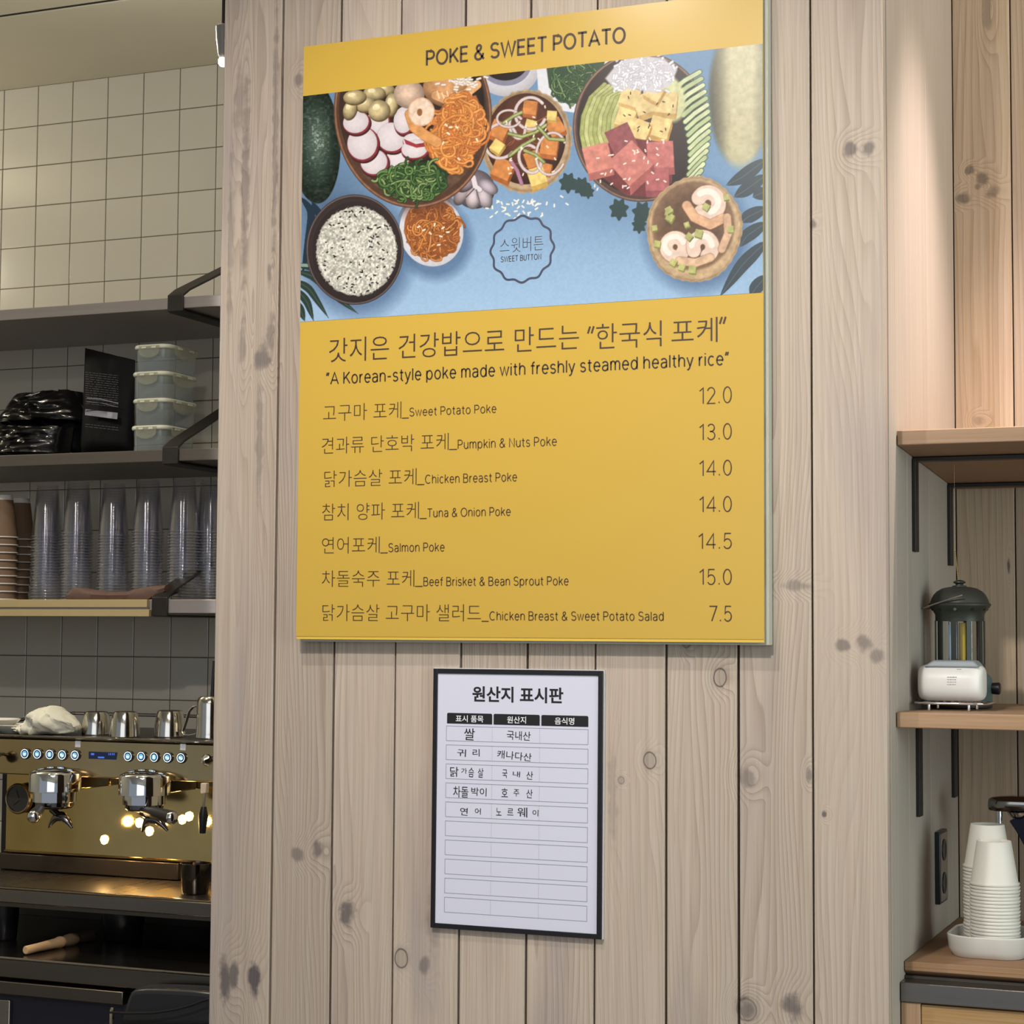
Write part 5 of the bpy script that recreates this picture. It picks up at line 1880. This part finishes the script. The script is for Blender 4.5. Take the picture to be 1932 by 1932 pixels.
def bracket(par, px, zbot, y_end_px, ext):
    y = atx(px, 900, X0).y
    z = zbot(y)
    zl = atx(px, y_end_px, X0).z
    MB().bar([(X0 + ext, y, z - .0038), (X0 + .006, y, z - .0038), (X0 + .0036, y, z - .007), (X0 + .0036, y, zl + .004), (X0 + .0034, y, zl)], .030, .006, (0, 1, 0)).build('shelf_bracket', black_metal, par, bevel=.001)


bracket(tsh, 1723, zbu, 1041, .40)
bracket(tsh, 1789, zbu, 1067, .40)
bracket(lsh, 1727, zbl, 1542, .40)
bracket(lsh, 1793, zbl, 1506, .40)

ZS = ztl + .0004

# ------------------------------------------------------------------ camping lantern
lan_dark = mat('lantern_dark_green', '30352f', .42, .2)
lan_base = mat('lantern_blue_green', '4d5f60', .45)
lan_glass = film('lantern_glass', 'fbfdfd', .03, .3, .03)
base_p = atz(1810, 1337, ZS)
Yl = base_p.y + .055
xl = at(1811, 1200, Yl).x
c0 = Vector((xl, Yl, ZS))
s = mpp(c0)
zz = lambda py: at(1811, py, Yl).z
lan = thing('camping_lantern', 'dark green camping lantern with domed cap on the lower alcove shelf', 'lantern', c0)
rb = 59 * s
zb0 = ZS
MB().lathe([(rb * .97, 0), (rb, .002), (rb, .011)], c0, 44).build('base_ring', mat('lantern_base_dark', '2c2d30', .5), lan)
MB().lathe([(rb, .0112), (rb, zz(1282) - ZS), (rb * .95, zz(1276) - ZS), (rb * .82, zz(1269) - ZS), (rb * .80, zz(1262) - ZS)], c0, 44).build('tank', lan_base, lan)
rc = 45.5 * s
o_l = MB().lathe([(rc * 1.02, zz(1262) - ZS + .0002), (rc * 1.02, zz(1252) - ZS)], c0, 44).build('lower_collar', lan_dark, lan)
MB().lathe([(rc, zz(1172) - ZS), (rc, zz(1160) - ZS), (rc * 1.1, zz(1152) - ZS), (rc * 1.24, zz(1145) - ZS), (rc * 1.26, zz(1142) - ZS)], c0, 44, cap=(True, False)).build('upper_collar', lan_dark, lan)
nb = 10
for k in range(nb):
    a = 2 * math.pi * (k + .35) / nb
    ux, uy = math.cos(a), math.sin(a)
    MB().bar([(xl + rc * .985 * ux, Yl + rc * .985 * uy, zz(1253)), (xl + rc * .985 * ux, Yl + rc * .985 * uy, zz(1171.5))], .0085, .0025, (-uy, ux, 0)).build('cage_bar', lan_dark, lan)
for k in range(nb):
    a = 2 * math.pi * (k + .85) / nb
    ux, uy = math.cos(a), math.sin(a)
MB().lathe([(rc * .86, zz(1252) - ZS), (rc * .86, zz(1172.5) - ZS)], c0, 40, cap=(False, False)).build('glass_globe', lan_glass, lan)
MB().tube([(xl + .004, Yl, zz(1252)), (xl + .004, Yl, zz(1175))], .006, 14).build('lamp_tube', mat('lamp_tube_yellow', 'c9a838', .4), lan)
MB().box((xl - .020, Yl + .004, zz(1243)), (xl - .006, Yl + .006, zz(1178))).build('reflector_plate', mat('reflector_blue_steel', 'a9c0d6', .25, .5), lan)
cap = MB().lathe([(rc * 1.27, zz(1143) - ZS), (rc * 1.28, zz(1140) - ZS), (rc * 1.2, zz(1137.5) - ZS), (rc * 1.16, zz(1131) - ZS), (rc * 1.07, zz(1123) - ZS), (rc * .93, zz(1116) - ZS), (rc * .72, zz(1110.5) - ZS), (rc * .48, zz(1108) - ZS), (rc * .3, zz(1107) - ZS), (rc * .29, zz(1105) - ZS), (rc * .18, zz(1104.5) - ZS)], c0, 44).build('cap_dome', mat('lantern_cap_grey', '3a3b36', .5, .2), lan)
MB().lathe([(rc * .17, zz(1104.6) - ZS), (rc * .15, zz(1102) - ZS), (rc * .26, zz(1099.5) - ZS), (rc * .25, zz(1097.5) - ZS), (rc * .12, zz(1094.5) - ZS), (0, zz(1094) - ZS)], c0, 28).build('finial', lan_dark, cap)
for k in range(10):
    a = 2 * math.pi * (k + .5) / 10
    r_h = rc * 1.12
    z_h = zz(1149)
    MB().lathe([(.0028, 0), (.0028, .002)], (xl + r_h * math.cos(a), Yl + r_h * math.sin(a), z_h), 10, axis=(math.cos(a), math.sin(a), -.5)).build('vent_stud', mirror if k == 7 else black_plastic, lan)
# swung-down bail handle: a wire loop seen edge-on
p_f = at(1816, 1123, Yl - rc * 1.36)
e_ = at(1737, 1151, Yl)
dx_, dz_2 = e_.x - p_f.x, e_.z - p_f.z
pts = []
for i in range(19):
    a = math.pi * i / 18
    k = math.sin(a)
    pts.append((p_f.x + dx_ * k, Yl - rc * 1.36 * math.cos(a), p_f.z + dz_2 * k))
MB().tube(pts, .0013, 8).build('bail_handle', steel, lan)
kb = at(1876, 1299, Yl)
MB().lathe([(.008, 0), (.010, .004), (.0105, .014), (.008, .016)], (xl + rb - .002, Yl, kb.z), 18, axis=(1, 0, 0)).build('control_knob', black_plastic, lan)
# bead chain hanging over the lantern
ch = MB()
ctop = (at(1809, 1040, Yl + .03))
brass = mat('brass_chain', 'c2a468', .3, .8)
x, z = ctop.x, ctop.z
k = 0
xc = at(1809, 1040, Yl + .012).x
zz0, zz1 = zz(1040), zz(1095)
pts = []
n = 18
for i in range(n):
    zc = zz1 + (zz0 - zz1) * i / (n - 1)
    ch.lathe([(0, -.0013), (.0012, -.0006), (.0013, 0), (.0012, .0006), (0, .0013)], (xc - .0003 * i, Yl + .004, zc), 8, cap=(False, False))
ch.tube([(xc, Yl + .004, zz1), (xc - .0003 * n, Yl + .004, zz0)], .0003, 6)
y_u = Yl + .004
ch.tube([(xc - .0003 * n, y_u, zz0), (xc - .0003 * n, y_u, zbu(y_u) - .0005)], .00022, 6)
tag(ch.build('bead_chain', brass, loc=(xc, Yl, zz0)), 'thin brass bead chain hanging from upper shelf above the lantern', 'chain')

# ------------------------------------------------------------------ white appliance on a wire rack
rk = atz(1785, 1341, ZS)
Yr = rk.y + .02
xa0, xa1 = at(1728, 1300, Yr).x, at(1852, 1300, Yr).x
s = mpp((xa0, Yr, 1.6))
zrk = at(1790, 1327, Yr).z
xr0, xr1 = at(1723, 1330, Yr).x, at(1864, 1330, Yr).x
rack = thing('wire_rack', 'small chrome wire rack with short feet beneath the white appliance', 'rack', ((xr0 + xr1) / 2, Yr + .035, ZS))
cxr, cyr = (xr0 + xr1) / 2, Yr + .036
lp = [(cxr + x_, cyr + y_, zrk) for x_, y_ in rrect(xr1 - xr0, .094, .03, 6)]
MB().tube(lp, .0021, 10, closed=True).build('rim_wire', chrome, rack)
for k in range(7):
    xx = xr0 + .022 + (xr1 - xr0 - .044) * k / 6
    MB().tube([(xx, cyr - .046, zrk + .0005), (xx, cyr + .046, zrk + .0005)], .0013, 8).build('cross_wire', chrome, rack)
for (px, yo) in ((1754, -.042), (1829, -.042), (1754, .04), (1829, .04)):
    xx = at(px, 1335, Yr).x
    MB().tube([(xx, cyr + yo, zrk), (xx, cyr + yo, ZS)], .0026, 10).build('rack_foot', chrome, rack)
app = thing('tabletop_appliance', 'rounded white appliance with grey top and small back print on a wire rack', 'appliance', ((xa0 + xa1) / 2, cyr, zrk + .0025))
za0, za1 = zrk + .0026, at(1790, 1254, Yr).z
wid, dep = xa1 - xa0, .075
cxa = (xa0 + xa1) / 2


def sect(x, k):
    pts = []
    for (yy, z_, r_) in ():
        pass
    return pts


b = MB()
rings = []
H_ = za1 - za0
for (t, sc, lift) in ((0, .5, .13), (.012, .64, .09), (.035, .78, .05), (.07, .89, .025), (.12, .96, .008), (.2, 1, 0), (.5, 1, 0), (.8, 1, 0), (.88, .97, .006), (.93, .91, .02), (.965, .81, .045), (.988, .67, .085), (1, .53, .12)):
    x = xa0 + wid * t
    ring = []
    for y_, z_ in rrect(dep * sc, H_ * (1 - lift * 2 * .9) * (.86 + .14 * min(1, sc)), .028 * sc, 8):
        ring.append((x, cyr + y_, za0 + H_ / 2 + z_))
    rings.append(ring)
loft(b, rings)
b.build('appliance_body', white_plastic, app, smooth=60)
zg1 = at(1790, 1246, Yr).z
g0, g1 = at(1740, 1255, Yr).x, at(1846, 1255, Yr).x
h0, h1 = at(1759, 1247, Yr).x, at(1835, 1247, Yr).x
MB().hexa([(g0, cyr - .030, za1 - .004), (g1, cyr - .030, za1 - .004), (g1, cyr + .030, za1 - .004), (g0, cyr + .030, za1 - .004), (h0, cyr - .026, zg1), (h1, cyr - .026, zg1), (h1, cyr + .026, zg1), (h0, cyr + .026, zg1)]).build('grey_top', mat('appliance_grey_top', '8e959c', .45), app, bevel=.003, seg=3)
yk = cyr - dep / 2 - .0004
gp = mat('appliance_grey_print', '8a8890', .6)
b = MB()
rl = random.Random(11)
for k in range(4):
    py = 1277.5 + k * 4.7
    x = 1787
    while x < 1804:
        w_ = rl.uniform(2, 5)
        x2 = min(1805, x + w_)
        p, q = at(x, py, yk), at(x2, py, yk)
        b.ribbon([(p.x, p.z), (q.x, q.z)], .0010, (0, yk, 0))
        x = x2 + 1.2
b.build('small_print', gp, app, smooth=0)
p, q = at(1805, 1263, yk), at(1814, 1263, yk)
MB().ribbon([(p.x, p.z), (q.x, q.z)], .0009, (0, cyr - dep / 2 - .0003, 0)).build('brand_mark', gp, app, smooth=0)

# ------------------------------------------------------------------ socket plate on the side wall
y0s, y1s = atx(1763.5, 1630, X0).y, atx(1778, 1630, X0).y
zs0, zs1 = atx(1765, 1706, X0).z, atx(1765, 1569, X0).z
sock = thing('socket_plate', 'tall black framed chrome socket plate on the pale side boards', 'socket', (X0, (y0s + y1s) / 2, zs0))
MB().box((X0 + .0005, y0s, zs0), (X0 + .009, y1s, zs1)).build('plate_frame', mat('socket_frame_black', '17181b', .3), sock, bevel=.001)
MB().box((X0 + .0091, y0s + .004, zs0 + .004), (X0 + .0102, y1s - .003, zs1 - .004)).build('plate_face', mat('socket_face_chrome', 'b4b8c0', .12, 1), sock)
for k in (.27, .73):
    MB().lathe([(.019, 0), (.019, .001), (.016, .0011), (.015, .0004)], (X0 + .0103, (y0s + y1s) / 2, zs0 + (zs1 - zs0) * k), 26, axis=(1, 0, 0)).build('socket_outlet', mat('socket_dark', '26282e', .3), sock)

# ------------------------------------------------------------------ alcove counter
f1 = atx(1705, 1813, X0)
ZC = f1.z
yw = f1.y
dr = thing('drink_counter', 'timber topped counter with steel band in the alcove, under the cups', 'counter', (.2, YA, 0))
zlip = ZC - 17 * mpp(f1)
zlow = ZC - 27 * mpp(f1)
poly_ = [(XS, yw, ZC), (XS, yw, zlip), (XS, yw + .016, zlow), (XS, YA - .002, zlow), (XS, YA - .002, ZC)]
b = MB().prism(poly_, (XE - XS, 0, 0))
b.g = [(q_[1] + q_[2], 5.1, q_[0]) for q_ in b.v]
b.build('counter_top', wood_counter, dr, bevel=.0012)
s1 = atx(1697, 1853, X0)
zsl = atx(1697, 1890, X0).z
MB().box((X0 + .0015, s1.y, zsl), (XE, YA - .002, s1.z)).build('steel_band', mat('band_grey_steel', '7d7a77', .3, .9, noise=.06, nscale=(3, 60, 200)), dr, bevel=.0015)
MB().box((XS, s1.y + .04, s1.z + .0003), (XE, YA - .003, zlow - .0003)).build('spacer', mat('counter_spacer_dark', '3a332c', .7), dr)
xd = at(1738, 1910, s1.y + .006).x
b = MB().box((X0 + .0015, s1.y + .004, .05), (xd - .001, s1.y + .03, zsl - .001), (0, 2), seed=3)
b.build('cabinet_stile', wood_shelf, dr, bevel=.001)
b = MB().box((xd, s1.y + .008, .25), (XE, s1.y + .03, zsl - .003))
b.g = [(q_[2], 8.2, q_[0]) for q_ in b.v]
b.build('drawer_front', wood_drawer, dr, bevel=.001)
MB().box((XS, s1.y + .032, .02), (XE, YA - .004, zsl - .001)).build('cabinet_carcass', wood_shelf, dr)

# white tray and paper cups
tp = atz(1862, 1812, ZC + .001)
ct_ = at(1866, 1790, tp.y + .075)
xt0, xt1 = at(1789, 1785, tp.y + .06).x, at(1946, 1785, tp.y + .06).x
cxt, cyt = (xt0 + xt1) / 2, tp.y + .085
wt, dt = xt1 - xt0, .17
tray = MB()
z0 = ZC + .0006
loft(tray, [ring3(wt * .86, dt * .84, .04, z0, (cxt, cyt), 8), ring3(wt * .9, dt * .88, .045, z0 + .003, (cxt, cyt), 8), ring3(wt * .97, dt * .96, .05, z0 + .012, (cxt, cyt), 8), ring3(wt, dt, .052, z0 + .034, (cxt, cyt), 8), ring3(wt - .004, dt - .004, .05, z0 + .036, (cxt, cyt), 8), ring3(wt - .010, dt - .010, .047, z0 + .034, (cxt, cyt), 8), ring3(wt * .9, dt * .88, .04, z0 + .009, (cxt, cyt), 8), ring3(wt * .8, dt * .76, .036, z0 + .0075, (cxt, cyt), 8)])
tag(tray.build('serving_tray', mat('white_glazed_tray', 'cfcdc8', .16, coat=.4), loc=(cxt, cyt, z0)), 'white glazed tray holding paper cups on the alcove counter', 'tray')
paper_w = mat('white_cup_paper', 'd8d4cb', .5)
HP = .079
zc0 = z0 + .0082
yc1 = cyt - .022
xc1 = at(1877, 1700, yc1).x
s = mpp((xc1, yc1, 1.2))
ra, rbt = 44.5 * s, 31.5 * s
HP = at(1877, 1586, yc1).z - at(1877, 1668, yc1).z
cb = MB().lathe([(rbt * .9, HP - .004), (rbt * .96, HP - .0035), (rbt, HP), (rbt * 1.02, HP - .002), (ra * .985, .0045), (ra * .99, .0040), (ra * 1.03, .0042), (ra * 1.055, .0022), (ra * 1.03, 0), (ra * .98, .0003)], (0, 0, 0), 44, cap=(True, False))
zr0, zr1 = at(1877, 1786, yc1).z, at(1877, 1668, yc1).z
pit_ = .00575
n1 = int(round((zr1 - zc0) / pit_)) + 1
pit_ = (zr1 - zc0) / (n1 - 1)
yc2 = yc1 + .045
xc2 = at(1864, 1650, yc2).x
zt2 = at(1868, 1554, yc2).z - HP
n2 = int(round((zt2 - zc0) / pit_)) + 1
first = None
for (xx, yy, n_, nm, gr) in ((xc1, yc1, n1, 'front white stack on the tray', 'white cups in the front stack'), (xc2, yc2, n2, 'rear taller white stack on the tray', 'white cups in the rear stack')):
    for k in range(n_):
        lb = ('topmost paper cup of the ' if k == n_ - 1 else 'lowest paper cup of the ' if k == 0 else 'paper cup nested within the ') + nm
        loc = (xx + .0005 * math.sin(k * 1.9), yy, zc0 + k * pit_)
        if first is None:
            first = cb.build('paper_cup', paper_w, loc=(0, 0, 0), smooth=50)
            o = first
        else:
            o = first.copy()
            SC.collection.objects.link(o)
        o.location = loc
        tag(o, lb, 'cup', gr)

# chrome tap tower with a navy cloth behind the cups
YTp = cyt + .16
s = mpp(at(1900, 1520, YTp))
tap = thing('drink_tap', 'chrome tap with rounded horizontal head behind the paper cups', 'tap', (at(1885, 1700, YTp).x, YTp, ZC))
px_ = at(1885, 1540, YTp)
MB().tube([(px_.x, YTp, ZC + .004), (px_.x, YTp, at(1885, 1525, YTp).z)], 7.0 * s, 20).build('tap_pole', chrome, tap)
MB().lathe([(.03, 0.0005), (.03, .006), (.012, .010)], (px_.x, YTp, ZC), 24).build('tap_foot', chrome, tap)
b = MB()
rings = []
for i, (px, yt, yb, w_) in enumerate(((1865, 1512, 1524, .008), (1867, 1506, 1528, .014), (1872, 1503.5, 1529, .018), (1886, 1502, 1530, .021), (1910, 1501, 1531, .023), (1932, 1502, 1531.5, .024), (1960, 1505, 1532, .024), (1990, 1510, 1532, .02))):
    x = at(px, 1515, YTp).x
    zt_, zb_ = at(px, yt, YTp).z, at(px, yb, YTp).z
    rings.append([(x, YTp + y_, (zt_ + zb_) / 2 + z_) for y_, z_ in rrect(w_ * 2, zt_ - zb_, min(w_, (zt_ - zb_) / 2) * .8, 5)])
loft(b, rings)
b.build('tap_head', mat('tap_dark_chrome', '8d8a88', .12, 1), tap, smooth=50)
x9 = at(1924, 1530, YTp).x
MB().lathe([(.022, at(1920, 1532, YTp).z), (.020, at(1920, 1538, YTp).z), (.013, at(1920, 1547, YTp).z), (.010, at(1920, 1552, YTp).z)], (x9, YTp, 0), 24).build('tap_spout', chrome, tap)
b = MB()
P = [(1904, 1549), (1912, 1545), (1924, 1546), (1940, 1538), (1975, 1536), (1975, 1665), (1940, 1612), (1930, 1592), (1918, 1570)]
b.prism([at(*q_, YTp - .02) for q_ in P], (0, .006, 0))
tag(b.build('navy_cloth', mat('navy_cloth', '1a1f31', .85, bump=.001, nscale=(200, 200, 200)), bevel=.0015, loc=at(1930, 1549, YTp)), 'dark navy cloth hanging under the chrome tap at the photo edge', 'cloth')
